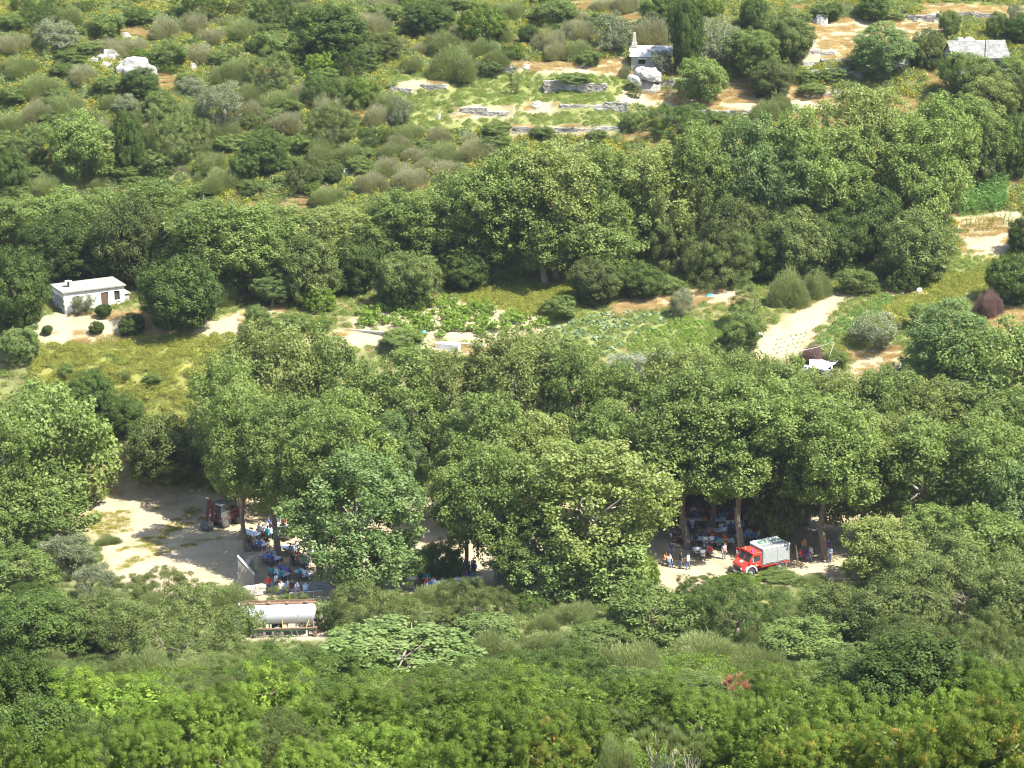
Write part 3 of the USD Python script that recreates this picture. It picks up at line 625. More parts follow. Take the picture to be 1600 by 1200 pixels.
for p in [  # near slope below the track
 ('fig', 930, 828, 945, 160), ('fig', 850, 850, 945, 110), ('lentisk', 1000, 860, 930, 70), ('oak_olive', 745, 905, 978, 130), ('olive_low', 590, 908, 1000, 160), ('fig', 640, 975, 1062, 210), ('fig', 540, 990, 1040, 90), ('fig', 760, 950, 1010, 100), ('fig', 510, 938, 985, 40), ('olive_low', 690, 946, 1000, 100),
 ('shrub', 1010, 905, 1002, 130), ('oak', 1152, 912, 1000, 150), ('shrub', 1085, 920, 985, 80), ('broom', 905, 940, 975, 70), ('broom', 850, 960, 990, 50), ('shrub', 940, 970, 1020, 110), ('broom', 870, 985, 1025, 90),
 ('oak_olive', 1500, 850, 985, 240), ('oak_olive', 1578, 880, 1010, 130), ('oak_olive', 1400, 905, 1035, 150), ('oak_olive', 1300, 910, 1010, 110), ('olive_low', 1450, 965, 1065, 170), ('olive_low', 1556, 965, 1075, 150), ('shrub', 1250, 960, 1045, 140), ('shrub', 1330, 1000, 1060, 90),
 ('oak', 880, 1002, 1098, 190), ('oak', 690, 1030, 1098, 140), ('broom', 785, 1040, 1100, 80), ('broom', 770, 985, 1030, 90), ('broom', 985, 1000, 1065, 110), ('broom', 1095, 990, 1040, 110), ('shrub', 1000, 1045, 1090, 110), ('shrub', 1090, 1050, 1100, 110), ('broom', 1180, 1010, 1060, 100),
 ('oak_olive', 282, 930, 1055, 230), ('oak', 60, 922, 1035, 150), ('oak_olive', 170, 925, 1020, 120), ('oak_olive', 250, 884, 945, 120), ('oak_olive', 165, 1030, 1095, 110), ('oak', 40, 1015, 1155, 130), ('olive_low', 310, 1052, 1120, 150), ('oak', 480, 1008, 1110, 230), ('olive_low', 390, 1010, 1080, 130), ('olive_low', 560, 1070, 1125, 120),
 ('shrub', 330, 905, 950, 60), ('shrub', 370, 950, 1000, 60), ('dead', 1152, 1040, 1112, 56), ('olive_low', 1210, 1030, 1100, 110), ('olive', 120, 1120, 1180, 90), ('olive_low', 640, 1060, 1110, 90),
 ('oak_low', 720, 1075, 1110, 110), ('shrub', 1130, 900, 925, 60), ('broom', 1270, 895, 915, 50), ('shrub', 1215, 890, 910, 60), ('lentisk', 1160, 895, 915, 70),
 # bright carpet at the bottom
 ('lentisk', 175, 1085, 1160, 190), ('lentisk', 420, 1082, 1160, 170), ('lentisk', 290, 1110, 1175, 150), ('lentisk', 540, 1105, 1175, 170), ('lentisk', 690, 1105, 1190, 200), ('lentisk', 860, 1085, 1160, 210), ('lentisk', 1010, 1082, 1150, 180), ('lentisk', 780, 1130, 1215, 180),
 ('lentisk', 890, 1125, 1205, 170), ('lentisk', 1100, 1112, 1165, 130), ('lentisk', 1230, 1090, 1160, 180), ('oak_low', 1440, 1045, 1150, 230), ('oak_low', 1350, 1065, 1140, 160), ('lentisk', 1550, 1075, 1160, 150), ('oak_low', 1570, 1050, 1120, 120),
 ('lentisk', 1200, 1130, 1210, 150), ('lentisk', 1330, 1120, 1200, 170), ('oak_low', 60, 1135, 1215, 160), ('oak_low', 160, 1155, 1220, 130), ('lentisk', 230, 1160, 1230, 140), ('olive_low', 440, 1150, 1215, 150), ('lentisk', 580, 1165, 1235, 170), ('lentisk', 350, 1170, 1235, 130), ('heath', 270, 1178, 1220, 90), ('dead', 335, 1168, 1205, 50),
 ('tip', 1300, 1165, 1230, 130), ('tip', 1400, 1160, 1235, 140), ('tip', 1540, 1140, 1235, 170), ('tip', 1470, 1155, 1240, 120), ('tip', 1230, 1172, 1235, 100), ('tip', 860, 1160, 1230, 120), ('lentisk', 1450, 1120, 1200, 150),
 ('bare_broom', 1030, 1112, 1226, 96), ('bare_broom', 1082, 1130, 1222, 60), ('broom', 960, 1158, 1230, 64), ('lentisk', 110, 1185, 1250, 120), ('lentisk', 690, 1185, 1250, 120), ('lentisk', 480, 1190, 1250, 130), ('lentisk', 10, 1180, 1250, 100)]:
    plant(*p)

# more bushes where the hillside is open scrub, and on the near slope between the larger ones
for bx, by, bw in ((150, 95, 30), (171, 90, 44), (166, 104, 34), (213, 115, 66), (197, 57, 22), (292, 90, 36), (301, 106, 24), (540, 270, 24), (1281, 36, 34), (686, 184, 16)): TAKEN.append((0, 0, 0, bx, by, bw * 1.5, 34, 'rock'))
TAKEN += [(0, 0, 0, 1035, 1185, 170, 110, 'bare_broom'), (0, 0, 0, 1190, 905, 200, 40, 'truck')]
frng = random.Random(21)
def free(cx, cy, w, h, slack=.42):
    return all(abs(cx - t[3]) > slack * (w + t[5]) / 2 or abs(cy - t[4]) > slack * (h + t[6]) / 2 for t in TAKEN)
def fill(poly, kinds, n, wmin, wmax, ratio, tries=4000):
    P = shapely.Polygon(poly); x0, y0, x1, y1 = P.bounds; made = 0
    for _ in range(tries):
        if made >= n: break
        cx, cy = frng.uniform(x0, x1), frng.uniform(y0, y1)
        if not P.contains(shapely.Point(cx, cy)): continue
        w = frng.uniform(wmin, wmax); h = w * frng.uniform(*ratio)
        if not free(cx, cy, w, h): continue
        plant(frng.choice(kinds), cx, cy - h / 2, cy + h / 2, w); made += 1
fill([(0, -5), (590, -5), (590, 300), (0, 300)], ['heath', 'shrub', 'broom', 'shrub', 'olive_low', 'broom', 'oak_low', 'shrub', 'lentisk'], 110, 26, 58, (.45, .62))
fill([(590, 205), (800, 215), (720, 260), (590, 300)], ['heath', 'broom', 'heath', 'shrub'], 14, 30, 54, (.45, .6))
fill([(590, -5), (980, -5), (950, 80), (590, 100)], ['heath', 'broom', 'heath', 'shrub'], 22, 26, 50, (.45, .65))
fill([(0, 900), (1600, 900), (1600, 1080), (0, 1080)], ['broom', 'shrub', 'olive_low', 'broom', 'oak_low'], 20, 50, 90, (.45, .6))
fill([(0, 1080), (1600, 1080), (1600, 1210), (0, 1210)], ['lentisk', 'lentisk', 'olive_low', 'lentisk'], 10, 70, 130, (.4, .5))
fill([(0, 560), (330, 560), (280, 700), (180, 680), (0, 620)], ['broom', 'shrub'], 5, 20, 40, (.5, .7))
# ------------------------------------------------------------------ low cover that nobody could count
EXTRA_LABELS = []
crng = np.random.default_rng(77)
def tuft_leaves(seed, W, H, n, size, asp, up=.6):
    rng = np.random.default_rng(seed)
    a = rng.uniform(0, 2 * np.pi, n); r = np.sqrt(rng.random(n)) * W / 2
    z = H * (1 - (r / (W / 2)) ** 2 * .8) * rng.uniform(.35, 1.0, n)
    P = np.stack([r * np.cos(a), r * np.sin(a), z], -1)
    N = unit(np.stack([np.cos(a) * .5, np.sin(a) * .5, np.full(n, up)], -1) + rdir(rng, n) * .7)
    return leaves(P, N, size * rng.uniform(.6, 1.3, n), asp, rng, rng.normal(.5, .22, n) + rng.normal(0, .08))
def tuft_blades(seed, W, H, n, wd):
    rng = np.random.default_rng(seed)
    a = rng.uniform(0, 2 * np.pi, n); r = np.sqrt(rng.random(n)) * W / 2
    b = np.stack([r * np.cos(a), r * np.sin(a), np.zeros(n)], -1)
    t = b * rng.uniform(1.0, 1.5, n)[:, None] + rng.normal(0, .1, (n, 3)) * [1, 1, 0]; t[:, 2] = H * rng.uniform(.5, 1.1, n)
    return blades(rng, b, t, rng.uniform(.6, 1.4, n) * wd, rng.normal(.5, .22, n) + rng.normal(0, .1))

def scatter(name, label, cat, protos, mat, P, scale):
    path = numbered('/World/' + name)
    pi = UsdGeom.PointInstancer.Define(stage, path)
    rel = []
    for i, pr in enumerate(protos):
        o = UsdGeom.Mesh(obj('clump', pr[0], mat, pi.GetPrim(), tint=pr[1])); rel.append(o.GetPath())
    pi.CreatePrototypesRel().SetTargets(rel)
    n = len(P)
    pi.CreateProtoIndicesAttr(Vt.IntArray.FromNumpy(crng.integers(0, len(protos), n).astype(np.int32)))
    pi.CreatePositionsAttr(Vt.Vec3fArray.FromNumpy(P.astype(np.float32)))
    h = crng.uniform(0, np.pi, n)
    pi.CreateOrientationsAttr(Vt.QuathArray([Gf.Quath(float(math.cos(q)), 0, 0, float(math.sin(q))) for q in h]))
    s = scale * crng.uniform(.65, 1.35, n)
    pi.CreateScalesAttr(Vt.Vec3fArray.FromNumpy(np.stack([s, s, s * crng.uniform(.8, 1.2, n)], -1).astype(np.float32)))
    tag(pi, label, cat, kind='stuff')
    return n

def ground_points(n, y0, y1):
    """evenly spread random ground points inside the view, their pixel and kind of ground"""
    y = crng.uniform(y0, y1, n * 2); x = crng.uniform(-1, 1, n * 2) * (y1 * .23)
    k = np.abs(x) < y * .215; x, y = x[k], y[k]
    P = np.stack([x, y, height(x, y)], -1); px, _ = to_px(P)
    return P, px, np.array(ORDER)[region_of(px, P[:, :2])]
def patch(P, sc, seed, lo): return meshkit.fbm(np.column_stack([P[:, :2] / sc, np.zeros(len(P))]), 3, seed) > lo

A, Apx, Ar = ground_points(22000, 300, 405)            # far hillside
B, Bpx, Br = ground_points(9000, 262, 306)             # field level
C, Cpx, Cr = ground_points(15000, 92, 236)             # near slope
hill = (Ar == 'base'); mix = crng.random(len(A))
dryg = hill & patch(A, 6, 8, .68); scrubm = hill & ~dryg & (mix < .45); brk = hill & ~dryg & ~scrubm & patch(A, 9, 3, .28)
hth = hill & ~scrubm & ~brk & ~dryg
near = (Cr == 'base'); nm = crng.random(len(C))
scrub_p = [tuft_leaves(10 + i, 1.3, .55, 170, .085, .5) for i in range(3)]
scatter('low_scrub', 'olive green knee high scrub covering the far hillside', 'scrub', scrub_p, 'scrub_leaf', A[scrubm], 1.3)
scatter('bracken', 'yellow green bracken between bushes on the far hillside', 'bracken', [tuft_leaves(20 + i, 1.3, .6, 130, .11, .42) for i in range(3)], 'bracken_leaf', A[brk], 1.15)
scatter('heather', 'grey brown low heather on the far hillside', 'heather', [tuft_blades(30 + i, 1.2, .5, 260, .012) for i in range(3)], 'heath_leaf', A[hth], 1.1)
scatter('low_scrub', 'green knee high scrub covering the near slope', 'scrub', scrub_p, 'shrub_leaf', C[near & (nm < .28)], .85)
scatter('low_scrub', 'bright green low mastic growth on the near slope', 'scrub', [tuft_leaves(40 + i, 1.4, .8, 260, .06, .55) for i in range(3)], 'lentisk_leaf', C[near & (nm >= .85) & (C[:, 1] < 175)], 1.0)
scatter('heather', 'grey green brushy low broom on the near slope', 'broom', [tuft_blades(50 + i, 1.1, .4, 320, .009) for i in range(3)], 'broom_leaf', C[near & (nm >= .75) & (C[:, 1] >= 165)], 1.0)
# fields
fm = crng.random(len(B))
fld = np.concatenate([B[(Br == 'field') & (fm < .85)], A[(Ar == 'field')]])
scatter('bracken', 'yellowing bracken covering the open fields', 'bracken', [tuft_leaves(60 + i, 1.2, .4, 210, .07, .42) for i in range(3)], 'field_leaf', fld, 1.15)
scatter('low_scrub', 'green low growth round the plots and terrace fields', 'scrub', scrub_p, 'green_cover_leaf', np.concatenate([A[Ar == 'green'], B[(Br == 'field') & (fm >= .85)], B[(Br == 'base') & (fm < .6)], B[(Br == 'green') & (fm < .55)]]), .7)
DR, Dpx, Dr = ground_points(24000, 262, 405)
keep = (Dr == 'dry') & ~((patch(DR, 5, 17, .58)))
scatter('dry_grass', 'straw coloured dry grass on terraces and round the house', 'grass', [tuft_blades(70 + i, 1.5, .28, 380, .013) for i in range(3)], 'dry_grass_leaf', np.concatenate([DR[keep], A[dryg]]), .9)
kb = (Br == 'base') & (fm >= .6)
scatter('dry_grass', 'thin dry grass along the foot of the grove bank', 'grass', [tuft_blades(75 + i, .7, .3, 90, .012) for i in range(2)], 'dry_grass_leaf', B[kb], .8)

W_, Wpx, Wr = ground_points(9000, 236, 264); wk = (Wr == 'worn')
scatter('dry_grass', 'worn brown weeds in the middle of the sandy yard', 'weeds', [tuft_blades(80 + i, .8, .18, 110, .012) for i in range(2)], 'bracken_leaf', W_[wk & (crng.random(len(W_)) < .7)], .8)
# ------------------------------------------------------------------ buildings, walls, rocks, vehicles
plain('whitewash', (.74, .73, .70), .85, var=.05, scale=2.0)
plain('concrete', (.245, .23, .20), .9, var=.12, scale=2.5, bump=.01)
plain('pale_concrete', (.68, .65, .60), .9, var=.08, scale=2.0)
plain('stone', (.30, .275, .235), .9, var=.18, scale=1.6, bump=.02)
plain('stone_light', (.38, .355, .31), .9, var=.14, scale=1.6, bump=.02)
plain('stone_dark', (.22, .2, .17), .9, var=.2, scale=1.6, bump=.02)
plain('slate_a', (.165, .16, .145), .8, var=.14, scale=3.0, bump=.01); plain('slate_b', (.21, .20, .18), .8, var=.12, scale=3.0, bump=.01); plain('slate_pale', (.40, .385, .35), .8, var=.12); plain('slate_c', (.135, .13, .12), .8, var=.16, scale=3.0, bump=.01)
plain('boulder', (.30, .285, .255), .95, var=.26, scale=1.4, bump=.18)
plain('wood_brown', (.10, .065, .045), .7, var=.2, scale=6); plain('wood_pale', (.42, .30, .17), .8, var=.2, scale=6)
plain('glass_dark', (.035, .045, .05), .08, var=.05, spec=.8)
plain('dark_metal', (.05, .05, .05), .5, var=.1); plain('rubber', (.055, .05, .045), .85, var=.2, scale=8); plain('dusty_rubber', (.20, .17, .135), .9, var=.2, scale=6)
plain('red_paint', (.56, .045, .030), .35, var=.06); plain('white_paint', (.48, .49, .47), .45, var=.05); plain('grey_panel', (.28, .295, .29), .5, var=.05)
plain('tank_metal', (.44, .44, .45), .42, metal=.25, var=.06, scale=1.2); plain('rust', (.17, .105, .065), .85, var=.25, scale=4); plain('yellow_paint', (.62, .44, .12), .6, var=.12); plain('green_paint', (.08, .20, .08), .6, var=.15)
plain('bare_metal', (.45, .45, .46), .4, metal=.6); plain('hose_green', (.22, .34, .24), .7); plain('amber', (.7, .28, .03), .3); plain('blue_lens', (.03, .08, .5), .2)
plain('turquoise_sheet', (.10, .50, .50), .6); plain('white_sheet', (.80, .80, .80), .7, var=.04); plain('grey_tarp', (.24, .28, .27), .8); plain('car_white', (.72, .73, .75), .25, var=.03); plain('car_silver', (.45, .48, .52), .3, metal=.3, var=.03)
plain('old_red', (.10, .03, .022), .6, var=.2); plain('grime', (.10, .095, .09), .7, var=.2)

def mf(mesh): return Manifold(manifold3d.Mesh(np.asarray(mesh.vertices, np.float32), np.asarray(mesh.faces, np.uint32)))
def mcube(x0, x1, y0, y1, z0, z1): return Manifold.cube([x1 - x0, y1 - y0, z1 - z0]).translate([x0, y0, z0])
def frame_at(a, b):
    """origin at ground pixel a, x axis towards ground pixel b; returns (location, angle, length)"""
    A, B = hit(*a), hit(*b); d = B - A
    return np.array([A[0], A[1], min(A[2], B[2])]), math.atan2(d[1], d[0]), float(np.hypot(d[0], d[1]))
srng = np.random.default_rng(5)
def rock_mesh(w, d, h, seed, sub=3, rough=.22):
    v = trimesh.creation.icosphere(subdivisions=sub); p = np.array(v.vertices)
    n = meshkit.fbm(p * 1.3 + seed * 7.1, 4, seed) - .5
    p = p * (1 + n[:, None] * rough * 4)
    q = np.round(p * 2.0 + n[:, None]) / 2.0; p = p * .55 + q * .45                       # blunt facets
    p[:, 2] = np.where(p[:, 2] < -.35, -.35 + (p[:, 2] + .35) * .3, p[:, 2])
    v.vertices = p * [w / 2, d / 2, h / 1.35]; return v
def stones_wall(L, h, t, rng, course=.22, back=None):
    """rough stones laid in courses"""
    ms, z = [], -.35
    while z < h - .05:
        ch = course * rng.uniform(.8, 1.2); x = -rng.uniform(0, .3)
        while x < L:
            w = rng.uniform(.25, .65)
            b = box(0, w - .02, 0, t * rng.uniform(.85, 1.1), 0, ch - .015)
            b.vertices += rng.normal(0, .022, b.vertices.shape)
            b.apply_translation([x, rng.uniform(-.05, .05), z]); ms.append(b); x += w
        z += ch
    return cat_(*ms)

# dry stone terrace walls
wall_where = ['left of the terraces, beside the young conifer', 'at the left end of the green terraces', 'just right of the leftmost terrace wall', 'long upper one on the green terrace', 'long middle one on the green terrace', 'left one of the middle terrace', 'long lowest one above the plane trees', 'under the split boulder and stone hut', 'below the tree with the visible trunk', 'long low one left of the farmhouse yard', 'short pale one behind the long low wall', 'below the long low farmhouse wall', 'lowest one left of the farmhouse', 'on the dry slope above the farmhouse', 'at the top right corner behind the farmhouse']
for (A, B, hh), wh in zip(WALL_XY, wall_where):
    d = B - A; L = float(np.hypot(*d)); ang = math.atan2(d[1], d[0])
    n = max(2, int(L / 2.5)); zs = [float(height(*(A + d * (i + .5) / n - np.array([-math.sin(ang), math.cos(ang)]) * .7))) for i in range(n)]
    t = thing('dry_stone_wall', 'grey dry stone terrace wall, ' + wh, 'wall', (A[0], A[1], 0), ang, 'dry stone terrace walls')
    for i in range(n):
        sm = stones_wall(L / n, hh * srng.uniform(.8, 1.15), .5, srng); sm.apply_translation([L * i / n, -.25, zs[i]])
        tag(obj('stonework', sm, ['stone', 'stone_light', 'stone'][i % 3], t), kind='stuff')

# boulders: foot px, width, height, label
for cx, cy, w, h, lab in [(148, 102, 18, 11, 'small pale boulder at the left of the upper left rock group'), (171, 97, 36, 19, 'largest white boulder of the upper left rock group'), (165, 108, 24, 11, 'low pale boulder at the front of the upper left rock group'),
        (213, 126, 62, 33, 'long arched whale backed boulder behind a round dark bush'), (197, 61, 13, 10, 'small white rock alone above the pale boulders'), (292, 96, 28, 17, 'pale tilted boulder right of the arched boulder'), (301, 111, 14, 12, 'small pale rock under the tilted boulder'),
        (1281, 42, 25, 18, 'bright white boulder on the dry slope left of the farmhouse'), (540, 277, 15, 14, 'grey rock standing among scrub above the stream trees'), (686, 188, 8, 9, 'small white rock at the left edge of the terraces'), (838, 170, 20, 10, 'low pale rock at the end of the middle terrace'), (620, 318, 30, 9, 'flat grey rock at the top of the stream trees'), (985, 128, 9, 7, 'small white stone left of the split boulder'), (820, 108, 18, 7, 'low white stone on the dry upper terrace'), (1340, 300, 1, 1, '')]:
    if not lab: continue
    g = hit(cx, cy - h * .25); s = FPX / np.linalg.norm(g - CAMP)
    k = 'boulder'
    o = obj(k, rock_mesh(w / s, w / s * .75, h / s * 1.15, int(cx) % 50), 'boulder', smooth=40)
    UsdGeom.Xformable(o).AddTranslateOp().Set(Gf.Vec3d(*map(float, g - [0, 0, .1]))); tag(o, lab, 'boulder', 'boulders on the far hillside')
g = hit(1008, 142); s = FPX / np.linalg.norm(g - CAMP)
t = thing('split_boulder', 'huge cracked grey boulder in front of the stone hut', 'boulder', g)
b1 = rock_mesh(3.8, 2.7, 2.4, 31, rough=.16); b1.apply_translation([.3, .3, .2]); obj('lower_block', b1, 'boulder', t, smooth=35)
b2 = rock_mesh(3.9, 2.8, 1.4, 36, rough=.2); b2.apply_transform(trimesh.transformations.rotation_matrix(.28, [0.2, 1, 0])); b2.apply_translation([.35, -.1, 2.1]); obj('upper_block', b2, 'boulder', t, smooth=35)
b3 = rock_mesh(2.3, 1.9, 1.1, 39, rough=.2); b3.apply_transform(trimesh.transformations.rotation_matrix(.5, [0.1, 1, 0])); b3.apply_translation([-1.5, -.6, 1.5]); obj('side_block', b3, 'boulder', t, smooth=35)

def hollow(L, D, H, t, holes):
    m = mcube(0, L, 0, D, -.9, H) - mcube(t, L - t, t, D - t, .02, H + 1)
    for hx0, hx1, hy0, hy1, hz0, hz1 in holes: m = m - mcube(hx0, hx1, hy0, hy1, hz0, hz1)
    return m

# white house on the left
loc, ang, L = frame_at((101, 491), (195, 474)); D, H = 4.1, 2.45
t = thing('white_house', 'small white flat roofed house beside the dark rounded oak', 'house', loc, ang)
dx = L * .61; w2 = L * .83; w1 = L * .15
obj('wall', hollow(L, D, H, .3, [(w1, w1 + .75, -.1, .5, 1.05, 1.95), (dx, dx + .9, -.1, .5, 0, 2.0), (w2, w2 + .7, -.1, .5, .85, 2.0)]), 'whitewash', t)
slab = rbox(-.25, L + .2, -.22, D + .2, H + .002, H + .2, .03); obj('roof', slab, 'concrete', t)
ds = obj('door', box(dx + .03, dx + .87, .08, .14, .02, 1.97), 'wood_brown', t)
obj('handle', cyl((dx + .75, .02, 1.0), (dx + .75, .08, 1.0), .03), 'bare_metal', ds)
for x, z0, z1, w in ((w1, 1.05, 1.95, .75), (w2, .85, 2.0, .7)):
    wd = obj('window', box(x + .02, x + w - .02, .16, .19, z0 + .02, z1 - .02), 'glass_dark', t)
    fr = mcube(x + .003, x + w - .003, .10, .155, z0 + .003, z1 - .003) - mcube(x + .07, x + w / 2 - .03, 0, 1, z0 + .07, z1 - .07) - mcube(x + w / 2 + .03, x + w - .07, 0, 1, z0 + .07, z1 - .07)
    obj('frame', fr, 'wood_brown', wd); obj('sill', box(x - .12, x + w + .12, -.09, .10, z0 - .1, z0 - .004), 'whitewash', wd)
sw = stones_wall(D - .1, H - .75, .12, srng, .24); sw.apply_transform(trimesh.transformations.rotation_matrix(math.pi / 2, [0, 0, 1])); sw.apply_translation([.06, .05, 0]); tag(obj('stonework', sw, 'stone', t, label='bare stone courses of the shaded end wall'), kind='stuff')
sw2 = box(-.03, -.004, .02, D - .02, H - .72, H - .003); obj('render_band', sw2, 'pale_concrete', t)
ch = obj('chimney', cyl((1.3, 2.0, H + .2), (1.3, 2.0, H + .75), .13, n=12), 'dark_metal', t); obj('cap', cat_(cyl((1.3, 2.0, H + .9), (1.3, 2.0, H + 1.0), .42, .1), cyl((1.3, 2.0, H + .75), (1.3, 2.0, H + .9), .06)), 'pale_concrete', ch)
obj('lean_to', cat_(box(L + .003, L + .75, .5, D - .6, -.6, 1.35), rbox(L + .003, L + .9, .35, D - .45, 1.352, 1.46, .02)), 'stone_light', t)

def slab_roof(t, x0, x1, ey, ez, ry, rz, rows, cols, mats, rng, name='slate'):
    """overlapping stone slabs from the eave (ey, ez) to the ridge (ry, rz)"""
    n = np.array([0, ry - ey, rz - ez]); ln = np.linalg.norm(n); n /= ln; up = np.array([0, -n[2], n[1]])
    if up[2] < 0: up = -up
    for r in range(rows):
        x = x0 - rng.uniform(0, .2)
        while x < x1:
            w = (x1 - x0) / cols * rng.uniform(.7, 1.35); dd = ln / rows * 1.35
            c = np.array([x, ey, ez]) + n * (ln * r / rows) + up * (.05 + .012 * r)
            b = box(0, min(w - .02, x1 + .1 - x), 0, dd, 0, .055); b.vertices += rng.normal(0, .018, b.vertices.shape)
            M = np.eye(4); M[:3, 1] = n; M[:3, 2] = up; M[:3, 3] = c
            if np.linalg.det(M[:3, :3]) < 0: M[:3, 0] *= -1; M[0, 3] += w
            tl = trimesh.transformations.rotation_matrix(rng.uniform(.02, .07), [1, 0, 0]); tl[2, 3] = .0
            b.apply_transform(M @ tl); obj(name, b, mats[rng.integers(len(mats))], t); x += w

# stone hut with a tall pinnacle
loc, ang, L = frame_at((986, 111), (1047, 110)); D, H, R = 3.6, 1.9, 3.0
t = thing('stone_hut', 'little grey stone hut with a tall pinnacle, behind the split boulder', 'hut', loc, ang)
gx = lambda x0, x1: hull([(x0, 0, H), (x1, 0, H), (x0, D, H), (x1, D, H), (x0, D / 2, R - .05), (x1, D / 2, R - .05)])
obj('wall', hollow(L, D, H, .35, [(1.0, 2.0, -.1, .5, .95, 1.62), (-.1, .5, 1.3, 2.1, 0, 1.6)]), 'stone_light', t)
obj('gable', cat_(gx(.02, .35), gx(L - .35, L - .02)), 'stone', t)
obj('lintel', rbox(.85, 2.2, -.06, .25, 1.63, 1.84, .02), 'whitewash', t)
obj('roof_deck', cat_(hull([(-.1, -.15, H + .003), (L + .1, -.15, H + .003), (-.1, -.15, H + .05), (L + .1, -.15, H + .05), (-.1, D / 2, R), (L + .1, D / 2, R), (-.1, D / 2, R + .04), (L + .1, D / 2, R + .04)]), hull([(-.1, D + .15, H + .003), (L + .1, D + .15, H + .003), (-.1, D + .15, H + .05), (L + .1, D + .15, H + .05), (-.1, D / 2, R), (L + .1, D / 2, R), (-.1, D / 2, R + .04), (L + .1, D / 2, R + .04)])), 'stone', t)
slab_roof(t, -.15, L + .15, -.25, H + .0, D / 2, R + .02, 4, 8, ['slate_pale', 'slate_pale', 'slate_b'], srng)
obj('ridge', rbox(-.15, L + .2, D / 2 - .16, D / 2 + .16, R + .1, R + .28, .03), 'whitewash', t)
obj('pinnacle', cat_(hull([(x, y, z) for z, q in ((R + .1, .42), (R + .75, .34)) for x in (.35 - q, .35 + q) for y in (D / 2 - q, D / 2 + q)]), hull([(x, y, z) for z, q in ((R + .75, .26), (R + 2.0, .17), (R + 2.15, .06)) for x in (.35 - q, .35 + q) for y in (D / 2 - q, D / 2 + q)])), 'stone_light', t)

# farmhouse with slate roof
loc, ang, L = frame_at((1490, 122), (1572, 120)); D, H, R = 6.2, 2.3, 4.1; loc[2] += .4
t = thing('farmhouse', 'low farmhouse with a broad grey slate roof, top right', 'house', loc, ang)
obj('wall', hollow(L, D, H, .4, [(L - 1.9, L - .9, -.1, .6, .9, 2.0), (L * .3, L * .3 + 1, -.1, .6, 0, 2.0)]), 'stone_light', t)
obj('gable', cat_(hull([(x, y, z) for x in (.02, .4) for y, z in ((0, H), (D, H), (D / 2, R - .1))]), hull([(x, y, z) for x in (L - .4, L - .02) for y, z in ((0, H), (D, H), (D / 2, R - .1))])), 'stone', t)
wd = obj('window', box(L - 1.88, L - .92, .2, .23, .92, 1.98), 'glass_dark', t)
obj('frame', mcube(L - 1.897, L - .903, .1, .19, .903, 1.997) - mcube(L - 1.8, L - 1.43, 0, 1, 1, 1.9) - mcube(L - 1.37, L - 1.0, 0, 1, 1, 1.9), 'wood_brown', wd)
obj('door', box(L * .3 + .02, L * .3 + .98, .15, .2, .02, 1.98), 'wood_brown', t)
for ey in (-.3, D + .3):
    obj('roof_deck', hull([(x, y, z + q) for x in (-.2, L + .2) for y, z in ((ey, H + .003), (D / 2, R)) for q in (0, .04)]), 'stone_dark', t)
slab_roof(t, -.3, L + .3, -.4, H + .02, D / 2, R + .04, 9, 12, ['slate_a', 'slate_b', 'slate_a', 'slate_c'], srng)
obj('ridge', cat_(*[rbox(x, x + .58, D / 2 - .2, D / 2 + .2, R + .14, R + .24, .03) for x in np.arange(-.3, L + .1, .6)]), 'slate_b', t)
loc2 = loc + np.array([0, 8.0, 0]); loc2[2] = height(loc2[0] + 3, loc2[1]) + .3
t = thing('outdoor_oven', 'whitewashed domed oven behind the slate farmhouse roof', 'oven', loc2 + [2.2, 0, 0], ang)
dm = trimesh.creation.icosphere(subdivisions=3); dm.vertices = dm.vertices * [.85, .85, .8]; dm.apply_translation([1.2, 0, .8]); obj('dome', dm, 'whitewash', t, smooth=True)
obj('base', rbox(-.1, 2.4, -1.0, 1.0, -1, .8, .05), 'stone_light', t); obj('flue', rbox(-.45, .25, -.4, .4, .803, 1.5, .05), 'whitewash', t)
g = loc + np.array([3.9, -1.6, 0]); g[2] = height(g[0], g[1])
t = thing('utility_pole', 'thin dark wooden pole in front of the slate farmhouse roof', 'pole', g)
obj('post', cyl((0, 0, -.5), (.05, 0, 6.2), .09, .07, 8), 'wood_brown', t); obj('crossbar', box(-.35, .4, -.05, .05, 3.1, 3.2), 'wood_brown', t)
loc, ang, L = frame_at((1411, 110), (1456, 109))
t = thing('outbuilding', 'pale stone outbuilding with arched niches on the white terrace', 'outbuilding', loc, ang)
mw = mcube(0, L, 0, 2.6, -.6, 2.3)
def arch(x, w, h): return mcube(x, x + w, -.1, .25, .15, h) + Manifold.cylinder(.35, w / 2, w / 2, 24).rotate([-90, 0, 0]).translate([x + w / 2, -.1, h])
mw = mw - arch(.5, .95, .9) - mcube(2.1, 2.9, -.1, .3, .1, 1.3)
obj('wall', mw, 'stone_light', t); obj('arched_niche', box(.52, 1.43, .22, .248, .16, 1.33), 'whitewash', t); obj('door', box(2.12, 2.88, .2, .29, .11, 1.29), 'whitewash', t)
obj('roof', rbox(-.1, L + .1, -.1, 2.7, 2.302, 2.45, .04), 'stone', t)
sh = hollow(1.3, 1.6, 1.1, .2, [(.3, 1.0, -.1, .4, .2, .8)]).translate([-1.45, -.1, 0]); obj('annex', sh, 'stone', t); obj('annex_roof', rbox(-1.55, -.05, -.2, 1.6, 1.102, 1.22, .03), 'stone_light', t)
loc, ang, L = frame_at((1386, 119), (1450, 121)); ztop = .45
t = thing('white_terrace', 'white paved terrace in front of the pale outbuilding', 'terrace', loc, ang)
for i in range(7):
    for j in range(3):
        obj('paving_slab', rbox(i * L / 7, (i + 1) * L / 7 - .02, j * .95, (j + 1) * .95 - .02, ztop - .1, ztop + srng.uniform(-.01, .01), .01), 'pale_concrete', t)
